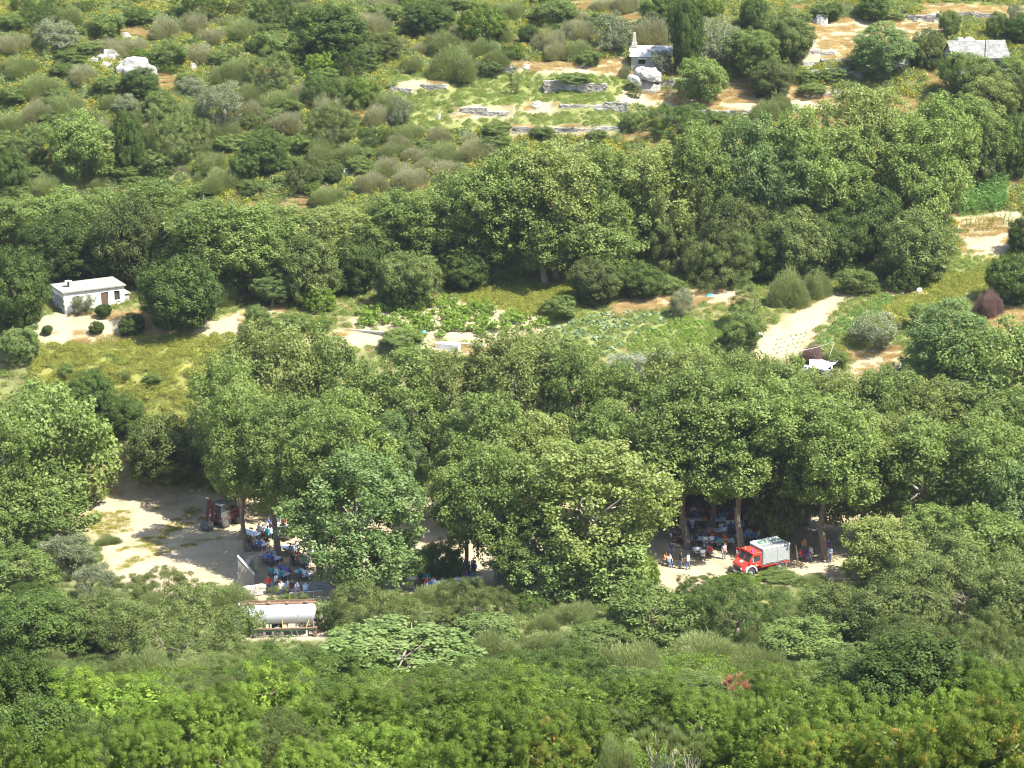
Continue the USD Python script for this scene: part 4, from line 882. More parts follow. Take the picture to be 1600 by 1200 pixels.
obj('base', box(-.05, L + .05, -.05, 2.85, -1.2, ztop - .09), 'stone', t); obj('corner_post', rbox(-.2, .15, .4, .75, ztop, ztop + .7, .03), 'whitewash', t)

# garden kerb walls, trough
for a, b, lab in [((530, 511), (596, 524), 'low pale stone kerb at the left edge of the vineyard'), ((684, 532), (750, 544), 'low pale stone kerb in front of the vineyard')]:
    loc, ang, L = frame_at(a, b); t = thing('kerb_wall', lab, 'low wall', loc, ang)
    x = 0; 
    while x < L:
        w = srng.uniform(.5, .9); obj('coping_stone', rbox(x, x + w - .02, -.18, .18, .2, .42 + srng.uniform(-.02, .02), .02), 'stone_light', t); x += w
    sm = stones_wall(L, .2, .3, srng, .18); sm.apply_translation([0, -.15, 0]); tag(obj('stonework', sm, 'stone', t), kind='stuff')
loc, ang, L = frame_at((682, 541), (718, 549)); t = thing('water_trough', 'long white topped concrete trough below the vineyard kerb', 'trough', loc, ang)
obj('basin', mcube(0, L, -.4, .4, -.4, .75) - mcube(.15, L - .15, -.25, .25, .3, 1), 'pale_concrete', t); obj('cover', box(.02, L - .02, -.38, .38, .752, .80), 'white_sheet', t)
# shed with a white slab roof, antenna pole and wire
g = hit(1290, 604); s = FPX / np.linalg.norm(g - CAMP)
t = thing('shed', 'shed with a white concrete slab roof among the grove tops', 'shed', g + [-.6, 0, 0], -.12)
obj('wall', hollow(2.3, 2.6, 2.3, .18, [(.5, 1.3, -.1, .5, 0, 1.9)]).translate([-1.0, -1.3, 0]), 'stone_light', t)
obj('roof', hull([(x, y, z) for z in (2.303, 2.45) for x, y in ((-1.3, -1.2), (-1.3, 2.2), (1.9, 1.9), (.4, -1.8))]), 'white_sheet', t)
obj('door', box(-.48, .28, -1.2, -1.15, 0.02, 1.88), 'wood_brown', t)
g2 = g + np.array([.1, 1.6, 0]); t = thing('antenna_pole', 'thin slanted pale pole with a wire, above the white slab roof', 'pole', g2)
obj('mast', cyl((-.5, 0, -.3), (.9, .2, 4.6), .045, .03, 6), 'pale_concrete', t); obj('wire', tube([(.9, .2, 4.6), (-1.2, .1, 3.95), (-3.4, 0, 3.5)], [.015, .015, .015], 4), 'pale_concrete', t)
t = thing('white_tank', 'small white water tank beside the white slab roof', 'water tank', g + np.array([-2.2, -.3, 0])); obj('drum', cyl((0, 0, 1.3), (0, 0, 2.4), .4, n=16), 'white_sheet', t); obj('stand', cat_(*[cyl((x, y, -.3), (x, y, 1.3), .05, n=6) for x in (-.28, .28) for y in (-.28, .28)]), 'bare_metal', t)

def sheet(name, px, py, w, d, mat, lab, cat, hump=.25):
    g = hit(px, py); s = FPX / np.linalg.norm(g - CAMP); n = 7
    xx, yy = np.meshgrid(np.linspace(-.5, .5, n), np.linspace(-.5, .5, n)); zz = hump * srng.random((n, n)) + .08
    zz[0] = zz[-1] = .02; zz[:, 0] = zz[:, -1] = .02
    v = np.stack([xx * w / s, yy * d, zz], -1).reshape(-1, 3); q = np.array([[i * n + j, i * n + j + 1, (i + 1) * n + j + 1, (i + 1) * n + j] for i in range(n - 1) for j in range(n - 1)])
    o = obj(name, (v, q), mat, smooth=True); UsdGeom.Xformable(o).AddTranslateOp().Set(Gf.Vec3d(*map(float, g))); tag(o, lab, cat)
sheet('tarpaulin', 1110, 463, 13, .9, 'turquoise_sheet', 'small crumpled turquoise tarpaulin on the garden path', 'tarpaulin')
sheet('white_sack', 1436, 456, 9, .7, 'white_sheet', 'white sack lying at the end of the bare tilled strip', 'sack', .5)
sheet('plastic_sheet', 1189, 525, 10, .7, 'white_sheet', 'white plastic sheet at the lower corner of the tilled strip', 'sheet')
sheet('green_sheet', 662, 520, 9, .5, 'turquoise_sheet', 'small green plastic sheet at the vineyard kerb', 'sheet')

# vineyard and crops
vp = shapely.Polygon(REG['soil'][0]).buffer(-4); q = hit(600, 490)
gr, gc = np.meshgrid(np.arange(30), np.arange(44), indexing='ij')
VC = np.stack([q[0] - 22 + gc * 1.15 + (gr % 2) * .5, q[1] - 16 + gr * 1.3], -1).reshape(-1, 2); VC = VC + srng.normal(0, .2, VC.shape)
pp, _ = to_px(np.column_stack([VC, height(VC[:, 0], VC[:, 1])]))
vc = VC[shapely.contains_xy(vp, *pp.T) & (srng.random(len(VC)) < .82)]
for P in vc:
    path, W0, H0 = KIND['vine'][srng.integers(3)]
    x = UsdGeom.Xform.Define(stage, numbered('/World/vine')); x.GetPrim().GetReferences().AddInternalReference(path); x.GetPrim().SetInstanceable(True)
    x.AddTranslateOp().Set(Gf.Vec3d(float(P[0]), float(P[1]), float(height(*P)) - .03)); x.AddRotateZOp().Set(float(srng.uniform(0, 360))); q = float(srng.uniform(.75, 1.3)); x.AddScaleOp().Set(Gf.Vec3f(q, q, q))
    tag(x, 'bright green vine bush in the pale soil of the vineyard', 'vine', 'vine bushes of the vineyard')
def crop_rows(name, lab, cat, poly, protos, mat, dx, dy, ang, jit, sc, thin=1.0):
    P = shapely.Polygon(poly); c = hit(*[float(v) for v in P.centroid.coords[0]])
    i, j = np.meshgrid(np.arange(-40, 40), np.arange(-40, 40)); q = np.stack([i * dx, j * dy], -1).reshape(-1, 2); q = q + srng.normal(0, jit, q.shape)
    q = c[:2] + np.stack([q[:, 0] * math.cos(ang) - q[:, 1] * math.sin(ang), q[:, 0] * math.sin(ang) + q[:, 1] * math.cos(ang)], -1)
    q = np.column_stack([q, height(q[:, 0], q[:, 1])]); pp, _ = to_px(q)
    out = q[shapely.contains_xy(P, *pp.T) & (srng.random(len(q)) < thin)]
    scatter(name, lab, cat, protos, mat, out, sc)
cab = [tuft_leaves(90 + i, .5, .3, 26, .13, .8, 1.0) for i in range(2)]
crop_rows('cabbage_rows', 'bluish cabbages in rows on the vegetable plot', 'cabbages', [(845, 512), (950, 486), (1050, 487), (1035, 510), (985, 530), (950, 556), (870, 545)], cab, 'cabbage_leaf', .62, 1.05, .55, .16, 1.1, .92)
crop_rows('leafy_crop', 'bright green leafy crop on the mounded garden bed', 'crop', [(975, 535), (1060, 500), (1135, 507), (1122, 562), (1000, 572)], [tuft_leaves(95 + i, .7, .45, 60, .09, .5, .8) for i in range(3)], 'vine_leaf', .55, .7, .3, .15, 1.0)
crop_rows('leafy_crop', 'low dark green crop beside the bare tilled strip', 'crop', [(1262, 546), (1308, 500), (1385, 460), (1400, 468), (1330, 516), (1282, 554)], [tuft_leaves(97 + i, .7, .4, 60, .085, .5, .8) for i in range(3)], 'crop_leaf', .6, .8, .5, .12, 1.0)
crop_rows('seedling_rows', 'small seedlings in rows at the foot of the tilled strip', 'seedlings', [(1195, 560), (1215, 530), (1262, 520), (1252, 552)], [tuft_leaves(99, .35, .25, 16, .07, .5, .8)], 'crop_leaf', .6, .7, .4, .05, .9)
def maize(seed):
    rng = np.random.default_rng(seed); b, tp = [], []
    for i in range(14):
        a = rng.uniform(0, 6.28); z = rng.uniform(.2, 1.4); b.append([0, 0, z]); tp.append([.5 * math.cos(a), .5 * math.sin(a), z + rng.uniform(-.1, .4)])
    b.append([0, 0, 0]); tp.append([0, 0, 1.9])
    return blades(rng, np.array(b), np.array(tp), np.full(15, .05), rng.normal(.5, .2, 15))
crop_rows('maize', 'tall green maize standing in a patch at the right edge', 'maize', [(1498, 296), (1575, 288), (1572, 330), (1500, 340)], [maize(1), maize(2), maize(3)], 'crop_leaf', .34, .5, .4, .1, 1.1)
crop_rows('maize', 'thin row of pale maize below the maize patch', 'maize', [(1500, 352), (1600, 340), (1600, 358), (1504, 366)], [maize(4), maize(5)], 'green_cover_leaf', .6, 1.2, .1, .1, .8)
# ------------------------------------------------------------------ fire engine
FACE = math.atan2(-.50, -.87)
def at_px(px, py): return hit(px, py)
gF = at_px(1186, 893)
t = thing('fire_engine', 'red fire engine with a grey box body and white roof, parked by the tables', 'fire engine', gF, FACE)
# local frame: x forward, y left, z up
obj('chassis', cat_(box(-2.9, 2.5, -.75, -.55, .62, .86), box(-2.9, 2.5, .55, .75, .62, .86), rbox(-2.9, .5, -1.08, 1.08, .865, 1.06, .02)), 'red_paint', t)
bd = obj('box_body', rbox(-2.95, .42, -1.15, 1.15, 1.065, 2.72, .05), 'grey_panel', t)
for y, s in ((1.152, 1), (-1.152, -1)):
    for x0, x1 in ((-2.8, -1.35), (-1.25, .28)):
        sh = obj('roller_shutter', cat_(*[rbox(x0, x1, min(y, y + s * .022), max(y, y + s * .022), z, z + .098, .008) for z in np.arange(1.2, 2.5, .1)]), 'grey_panel', t)
        obj('pull_bar', box(x0 + .3, x1 - .3, min(y + s * .024, y + s * .05), max(y + s * .024, y + s * .05), 1.24, 1.28), 'bare_metal', sh)
obj('roof', rbox(-2.97, .44, -1.17, 1.17, 2.722, 2.80, .03), 'white_paint', t)
obj('roof_rail', cat_(*[box(-2.9, .4, y, y + .05, 2.803, 2.93) for y in (-1.1, 1.05)]), 'white_paint', t)
ld = obj('ladder', cat_(box(-2.7, .2, .35, .41, 2.85, 2.92), box(-2.7, .2, .75, .81, 2.85, 2.92), *[box(x, x + .05, .41, .75, 2.87, 2.91) for x in np.arange(-2.6, .2, .3)]), 'bare_metal', t)
obj('hose', cat_(*[trimesh.creation.torus(.32 - .04 * i, .045, 20, 6).apply_translation([-.5 + .02 * i, -.45, 2.86 + .06 * i]) for i in range(3)], *[tube([(-2.6, y, 2.85), (-.9, y + .05, 2.86)], [.05, .05], 6) for y in (-.3, -.45, -.6)]), 'hose_green', t)
cab = [(.5, 1.06), (2.0, 1.06), (2.0, 1.55), (1.55, 2.38), (.5, 2.42)]
def prism(pr, y0, y1): return hull([(x, y, z) for x, z in pr for y in (y0, y1)])
cabm = mf(prism(cab, -1.06, 1.06)) - mcube(.72, 1.42, -2, 2, 1.56, 2.22) - mf(hull([(x, y, z) for y in (-.92, .92) for x, z in ((2.2, 1.62), (1.5, 1.60), (1.3, 2.28), (1.75, 2.32))]))
cb = obj('cab', cabm, 'red_paint', t)
obj('interior', prism([(.6, 1.2), (1.88, 1.2), (1.84, 1.5), (1.42, 2.25), (.6, 2.3)], -.98, .98), 'dark_metal', cb)
obj('windscreen', hull([(x + q, y, z) for y in (-.91, .91) for x, z in ((1.96, 1.62), (1.60, 2.27)) for q in (-.03, 0)]), 'glass_dark', cb)
obj('windscreen_pillar', hull([(x + q, y, z) for y in (-.025, .025) for x, z in ((1.965, 1.61), (1.605, 2.28)) for q in (0, .03)]), 'red_paint', cb)
obj('cab_roof', rbox(.48, 1.58, -1.05, 1.05, 2.42, 2.50, .03), 'red_paint', t)
obj('bonnet', hull([(1.95, y, 1.60) for y in (-.98, .98)] + [(2.62, y, 1.30) for y in (-.85, .85)] + [(2.70, y, 1.12) for y in (-.85, .85)] + [(2.70, y, .8) for y in (-.85, .85)] + [(2.003, y, .8) for y in (-.98, .98)]), 'red_paint', t)
obj('grille', cat_(*[box(2.703, 2.74, -.6, .6, z, z + .055) for z in (.84, .92, 1.0, 1.08)]), 'dark_metal', t)
obj('emblem', hull([(2.20 + a * .14, b * .20, 1.495 - a * .064 + q) for a in (-1, 1) for b in (-1, 1) for q in (0, .02)]), 'white_paint', t)
for y in (-.72, .72): obj('headlight', cyl((2.70, y, 1.0), (2.75, y, 1.0), .12, n=14), 'white_sheet', t)
obj('bumper', rbox(2.72, 2.95, -1.1, 1.1, .48, .76, .04), 'dark_metal', t); obj('number_plate', box(2.952, 2.965, -.28, .28, .54, .68), 'white_sheet', t)
for y, s in ((1.062, 1), (-1.062, -1)):
    if s > 0:
        dr = obj('door', rbox(.68, 1.5, y, y + .04, 1.08, 1.55, .012), 'red_paint', t)
        obj('handle', box(.75, .9, y + .042, y + .07, 1.42, 1.47), 'dark_metal', dr)
        obj('badge', hull([(1.0, y + .045, 1.16), (1.24, y + .045, 1.16), (1.12, y + .045, 1.42), (1.0, y + .06, 1.16), (1.24, y + .06, 1.16), (1.12, y + .06, 1.42)]), 'yellow_paint', dr)
        obj('side_window', box(.735, 1.405, y - .06, y - .03, 1.575, 2.205), 'glass_dark', t)
    else:   # the far door stands open
        dr = obj('door', cat_(rbox(1.48, 1.52, y - .85, y - .02, 1.08, 1.55, .012), *[box(1.48, 1.52, a, b, 1.55, 2.3) for a, b in ((y - .85, y - .78), (y - .09, y - .02))], box(1.48, 1.52, y - .85, y - .02, 2.24, 2.3)), 'red_paint', t, label='open door on the far side')
    obj('mirror', cat_(cyl((1.7, y, 1.9), (1.8, y + s * .3, 1.95), .02, n=6), rbox(1.76, 1.82, min(y + s * .22, y + s * .42), max(y + s * .22, y + s * .42), 1.7, 2.12, .015)), 'white_paint', t)
    fe = trimesh.creation.annulus(.56, .70, .42, sections=32); fe = fe.slice_plane([0, 0, 0], [0, 1, 0], cap=False)
    fe.apply_transform(trimesh.transformations.rotation_matrix(math.pi / 2, [1, 0, 0])); fe.apply_translation([1.75, s * .98, .62]); obj('mudguard', fe, 'white_paint', t)
    for x in (1.75, -1.75):
        wh = obj('wheel', wheel_mesh([x, s * .95, .52], [0, 1, 0], .52, .32), 'rubber', t); obj('rim', cat_(cyl((x, s * .95 - .1, .52), (x, s * .95 + .1, .52), .29, n=18), cyl((x, s * .9, .52), (x, s * 1.12, .52), .1, n=10)), 'grey_panel', wh)
        obj('mud_flap', box(x - .75, x - .72, s * .95 - .2, s * .95 + .2, .25, .85), 'white_paint' if x < 0 else 'dark_metal', t)
be = obj('beacon', cyl((1.35, -.55, 2.50), (1.35, -.55, 2.72), .09, .07, 12), 'amber', t); obj('beacon', cyl((1.35, .55, 2.50), (1.35, .55, 2.72), .09, .07, 12), 'blue_lens', t)

# ------------------------------------------------------------------ tank trailer
loc, ang, L = frame_at((376, 992), (496, 990)); L = min(L, 7.4)
t = thing('tank_trailer', 'silver white tank trailer with rusty deck rails, behind the near bushes', 'trailer', loc, ang)
zc, r = 2.05, .92
def ell(x, ry, rz, n=28): a = np.arange(n) * 2 * np.pi / n; return np.stack([np.full(n, x), ry * np.cos(a), zc + rz * np.sin(a)], -1)
tank = []
st_ = [(0.0, .55, .98), (.10, .82, 1.0), (.3, 1.02, 1.0), (L - .3, 1.02, 1.0), (L - .1, .82, 1.0), (L, .55, .98)]
pts = []
for x, ry, k in st_:
    e = ell(0, ry if ry > 1 else ry, r * (ry / 1.02)); e[:, 2] += 0
    e[:, 0] = x + (zc + r - e[:, 2]) * .16 * (1 if x < L / 2 else -1); pts.append(e)      # ends slope in towards the bottom
obj('tank', hull(np.vstack(pts)), 'tank_metal', t, smooth=25)
obj('walkway', cat_(rbox(.05, L - .05, .0, .35, zc + r + .003, zc + r + .07, .01), box(.05, L - .05, -.06, -.003, zc + r, zc + r + .10), box(.05, L - .05, .353, .42, zc + r, zc + r + .26)), 'rust', t)
for x in np.linspace(1.0, L - 1.0, 4): obj('hatch', cyl((x, 0, zc + r + .07), (x, 0, zc + r + .2), .22, n=14), 'rust', t)
for x in (L * .24, L * .76): obj('band', cat_(*[box(x - .03, x + .03, -1.04, -1.03, zc - .3, zc + .3)]), 'tank_metal', t)
obj('end_plate', cat_(hull([(x, y, z) for x, z in ((-.12, zc + r + .1), (-.02, zc + r + .1), (.42, zc - .5), (.3, zc - .5)) for y in (-.5, .5)])), 'tank_metal', t)
obj('cradle', cat_(*[hull([(x + q, y, z) for q in (-.08, .08) for y, z in ((-.9, 1.0), (.9, 1.0), (-.7, 1.3), (.7, 1.3))]) for x in (1.2, L * .5, L - 1.4)]), 'dark_metal', t)
obj('deck_beam', cat_(rbox(.9, L - .02, -1.1, -.95, .92, 1.05, .01), rbox(.9, L - .02, .95, 1.1, .92, 1.05, .01), *[box(x, x + .1, -.95, .95, .93, 1.0) for x in np.arange(1, L, .8)]), 'rust', t)
obj('frame', cat_(box(.9, L - .4, -1.05, -.98, .78, .86), *[hull([(x + q, -1.04, z) for q in (0, .07) for z in (.86,)] + [(x + .2 + q, -1.0, .3) for q in (0, .07)] + [(x + q, -1.0, .86) for q in (0, .07)] + [(x + .2 + q, -1.04, .3) for q in (0, .07)]) for x in (1.0, 4.5, 5.0)], box(.9, L - .4, .98, 1.05, .78, .86)), 'green_paint', t)
for (x0, x1) in ((L * .55, L * .55), (L - 1.05, L - .75)): obj('tie_strap', tube([(x0, -1.12, 1.0), (x1, -1.02, 1.75)], [.045, .045], 6), 'yellow_paint', t)
obj('tail_block', cat_(rbox(L - .38, L - .02, -1.0, -.45, .15, .918, .03), rbox(L - .38, L - .02, .45, 1.0, .15, .918, .03)), 'rust', t)
for x in (1.75, 3.35):
    for y in (-.88, .88):
        wh = obj('wheel', wheel_mesh([x, y, .55], [0, 1, 0], .55, .3), 'dusty_rubber', t); obj('rim', cat_(cyl((x, y - .1, .55), (x, y + .1, .55), .30, n=18), cyl((x, y - .17, .55), (x, y + .17, .55), .1, n=10)), 'grime', wh)
obj('axle', cat_(*[cyl((x, -.9, .55), (x, .9, .55), .07, n=8) for x in (1.75, 3.35)]), 'dark_metal', t)
obj('drawbar', cat_(box(-1.0, .9, -.1, .1, .78, .92), cyl((-.8, 0, -.1), (-.8, 0, .8), .06, n=8)), 'rust', t)

# ------------------------------------------------------------------ backhoe under the left tree
g = at_px(346, 822); t = thing('backhoe', 'dark backhoe with a rusty red arm, its bucket down in the sandy yard', 'backhoe', g, math.atan2(-.75, -.62))
obj('chassis', rbox(-2.2, .8, -.55, .55, .55, 1.25, .06), 'old_red', t); cbm = mcube(-.7, .7, -.7, .7, 1.253, 2.55) - mcube(-.6, .6, -1, 1, 1.7, 2.4) - mcube(-1, 1, -.6, .6, 1.7, 2.4)
cb = obj('cab', cbm, 'grime', t); obj('glass', mcube(-.62, .62, -.62, .62, 1.69, 2.41), 'glass_dark', cb); obj('cab_roof', rbox(-.78, .78, -.78, .78, 2.553, 2.66, .04), 'grime', t); obj('bonnet', rbox(-2.2, -.72, -.42, .42, 1.253, 1.7, .06), 'old_red', t)
for x, R_ in ((-1.8, .45), (.1, .68)):
    for y in (-.78, .78):
        wh = obj('wheel', wheel_mesh([x, y, R_], [0, 1, 0], R_, .34), 'rubber', t); obj('rim', cyl((x, y - .12, R_), (x, y + .12, R_), R_ * .55, n=16), 'grime', wh)
def bar(a, b, w, h): 
    a, b = np.array(a, float), np.array(b, float); d = unit(b - a); s = np.array([0, 1.0, 0]); u = np.cross(s, d)
    return hull([p + s * i * w + u * j * h for p in (a, b) for i in (-1, 1) for j in (-1, 1)])
obj('boom', bar((.8, 0, 1.0), (1.6, 0, 3.3), .12, .2), 'old_red', t); obj('stick', bar((1.6, 0, 3.35), (2.1, 0, 1.0), .10, .17), 'old_red', t); obj('ram', tube([(1.2, 0, 2.0), (1.85, 0, 2.6)], [.06, .06], 8), 'bare_metal', t)
bu = hull([(x, y, z) for y in (-.6, .6) for x, z in ((1.7, 1.05), (2.35, 1.1), (2.55, .45), (2.2, .0), (1.75, .02))]); bi = hull([(x, y, z) for y in (-.55, .55) for x, z in ((1.5, .95), (2.2, 1.0), (2.4, .45), (2.15, .08), (1.5, .1))])
bk = obj('bucket', mf(bu) - mf(bi), 'grime', t)
for y in np.linspace(-.5, .5, 5): obj('tooth', hull([(1.75, y - .04, 0), (1.75, y + .04, 0), (1.75, y - .04, .06), (1.75, y + .04, .06), (1.55, y - .02, .0), (1.55, y + .02, .0)]), 'bare_metal', bk)

# ------------------------------------------------------------------ cars glimpsed under the grove
def car(px, py, rot, mat, lab):
    g = at_px(px, py); t = thing('parked_car', lab, 'car', g, rot)
    low = [(-2.0, .35), (2.0, .35), (2.05, .62), (1.9, .82), (1.0, .92), (-1.95, .95), (-2.08, .6)]
    obj('body', prism(low, -.82, .82), mat, t); top = [(-1.75, .94), (.95, .92), (.35, 1.40), (-1.35, 1.42)]
    obj('cabin', hull([(x, y * (.78 if z < 1 else .62), z) for x, z in top for y in (-1, 1)]), 'glass_dark', t); obj('roof', hull([(x, y * .60, z) for x, z in ((.33, 1.405), (-1.33, 1.425), (.2, 1.45), (-1.2, 1.46)) for y in (-1, 1)]), mat, t)
    for x in (-1.25, 1.3):
        for y in (-.78, .78):
            wh = obj('wheel', wheel_mesh([x, y, .32], [0, 1, 0], .32, .2, 16), 'rubber', t); obj('rim', cyl((x, y - .08, .32), (x, y + .08, .32), .19, n=12), 'bare_metal', wh)
    for y in (-.6, .6): obj('headlight', rbox(1.97, 2.05, y - .14, y + .14, .62, .76, .01), 'white_sheet', t)
    obj('bumper', rbox(2.04, 2.12, -.78, .78, .38, .58, .02), 'dark_metal', t)
car(846, 660, .4, 'car_white', 'white parked car glimpsed through the gap in the middle of the grove')
car(1328, 656, .1, 'car_silver', 'silver blue parked car glimpsed through leaves of the right grove')
car(1438, 652, .2, 'car_white', 'white parked car glimpsed high in the right grove')
car(672, 668, 2.6, 'car_silver', 'pale parked car glimpsed left of the grove centre')

# sloped wall of the eating terrace, stone block wall, post
A, B = at_px(373, 921), at_px(398, 921); d = B - A; L = float(np.hypot(*d[:2])); hA, hB = 3.4, 1.5
t = thing('sloped_wall', 'plain pale concrete wall with a sloping top beside the eating tables', 'wall', A, math.atan2(d[1], d[0]) - .12)
obj('wall', hull([(x, y, z) for x, z in ((0, -.5), (0, hA), (L, hB), (L, -.5)) for y in (0, .3)]), 'concrete', t); obj('coping', hull([(x, y, z + q) for x, z in ((-.05, hA + .003), (L + .05, hB + .003)) for y in (-.04, .36) for q in (0, .06)]), 'pale_concrete', t)
tag(obj('stonework', stones_wall(5.5, 1.2, .5, srng).apply_transform(trimesh.transformations.rotation_matrix(math.pi / 2, [0, 0, 1])).apply_translation([.25, .35, 0]), 'stone_light', t), kind='stuff')
loc, ang, L = frame_at((352, 936), (408, 932)); t = thing('block_wall', 'low sandy stone block wall above the silver tank', 'low wall', loc, ang)
tag(obj('stonework', stones_wall(L, .9, .6, srng, .3), 'stone_light', t), kind='stuff')
g = at_px(1244, 884); t = thing('leaning_post', 'leaning pale wooden post behind the fire engine', 'post', g); obj('post', cyl((.25, 0, -.3), (-.1, 0, 2.2), .09, .07, 8), 'wood_pale', t); obj('foot', rbox(.05, .6, -.3, .3, -.1, .25, .05), 'wood_pale', t)
g = at_px(474, 921); t = thing('paved_floor', 'grey concrete floor between the left tables and the silver tank', 'paving', g + [0, 0, -.1])
for i in range(4):
    for j in range(3): obj('slab', rbox(-2.4 + 1.3 * i, -1.12 + 1.3 * i, -1.6 + 1.1 * j, -.52 + 1.1 * j, -.5, .24 + srng.uniform(-.01, .01), .015), 'concrete', t)
loc, ang, L = frame_at((452, 940), (503, 938)); t = thing('railing', 'thin grey metal railing above the silver tank', 'railing', loc, ang)
obj('rail', cat_(cyl((0, 0, 1.0), (L, 0, 1.0), .03, n=6), cyl((0, 0, .25), (L, 0, .25), .02, n=6)), 'bare_metal', t)
for x in np.linspace(0, L, 13): obj('picket', cyl((x, 0, -.3), (x, 0, 1.0), .018, n=6), 'bare_metal', t)

# ------------------------------------------------------------------ people, tables, chairs
plain('skin', (.48, .27, .18), .55, var=.05); plain('hair_dark', (.035, .024, .018), .6); plain('hair_light', (.32, .24, .15), .6); plain('shoe', (.06, .05, .05), .6)
CLOTH = {'white': (.80, .80, .80), 'navy': (.03, .05, .14), 'red': (.55, .04, .035), 'black': (.025, .025, .03), 'pale blue': (.38, .52, .70), 'purple': (.12, .05, .25), 'teal': (.03, .30, .38), 'orange': (.65, .22, .06), 'grey': (.30, .31, .33), 'blue': (.05, .17, .50)}
for k, c in CLOTH.items(): plain('cloth_' + k.replace(' ', '_'), c, .85, var=.08, scale=8)
plain('jeans', (.10, .15, .26), .9, var=.15, scale=8)
SEG = 10
def ball(p, r): return Manifold.sphere(r, SEG).translate([float(v) for v in p])
def bone(a, b, ra, rb): return Manifold.batch_hull([ball(a, ra), ball(b, rb)])
def union(ms): return Manifold.batch_boolean(ms, manifold3d.OpType.Add)
def pose(kind):
    J = {}
    if kind.startswith('seat'):
        lean = .12 if kind.endswith('b') else .04
        J['pel'] = (0, 0, .55); J['chest'] = (lean, 0, .98); J['neck'] = (lean + .03, 0, 1.16); J['head'] = (lean + .07, 0, 1.31)
        for s, n in ((1, 'l'), (-1, 'r')):
            J['sh' + n] = (lean, s * .19, 1.09); J['el' + n] = (lean + .10, s * .26, .86); J['wr' + n] = (lean + .33, s * (.16 if n == 'l' or kind.endswith('b') else .10), .80 if kind.endswith('b') else (.80 if n == 'l' else .98))
            J['hip' + n] = (.02, s * .10, .53); J['kn' + n] = (.43, s * .12, .51); J['an' + n] = (.43, s * .12, .09)
    else:
        J['pel'] = (0, 0, .95); J['chest'] = (.02, 0, 1.33); J['neck'] = (.03, 0, 1.50); J['head'] = (.05, 0, 1.64)
        for s, n in ((1, 'l'), (-1, 'r')):
            J['sh' + n] = (.01, s * .19, 1.43); J['el' + n] = (-.02, s * .25, 1.15); J['wr' + n] = (.10, s * .24, .92) if not (kind.endswith('b') and n == 'l') else (.24, .2, 1.20)
            st = .10 if (kind.endswith('b')) else .0
            J['hip' + n] = (0, s * .10, .92); J['kn' + n] = (.03 + s * st, s * .11, .50); J['an' + n] = (-.02 + s * st, s * .12, .09)
    return {k: np.array(v, float) for k, v in J.items()}
def hand(wr, fwd, side):
    """palm, four unequal curled fingers and a thumb from the palm's side"""
    f = unit(np.array(fwd, float)); sd = unit(np.cross(f, [0, 0, 1.0])) * side; dn = np.array([0, 0, -1.0])
    pc = wr + f * .05; ms = [Manifold.batch_hull([ball(wr + f * .02 + sd * q, .018) for q in (-.02, .02)] + [ball(wr + f * .09 + sd * q, .014) for q in (-.035, .035)])]
    for q, ln in ((-.033, .066), (-.011, .076), (.011, .072), (.033, .056)):
        a = wr + f * .09 + sd * q; b = a + f * ln * .55 + dn * .008; c = b + f * ln * .4 + dn * .03
        ms += [bone(a, b, .0095, .009), bone(b, c, .009, .0075)]
    a = wr + f * .04 - sd * .035; b = a + f * .035 - sd * .03; ms += [bone(a, b, .012, .010), bone(b, b + f * .03 - sd * .004, .010, .008)]
    return ms
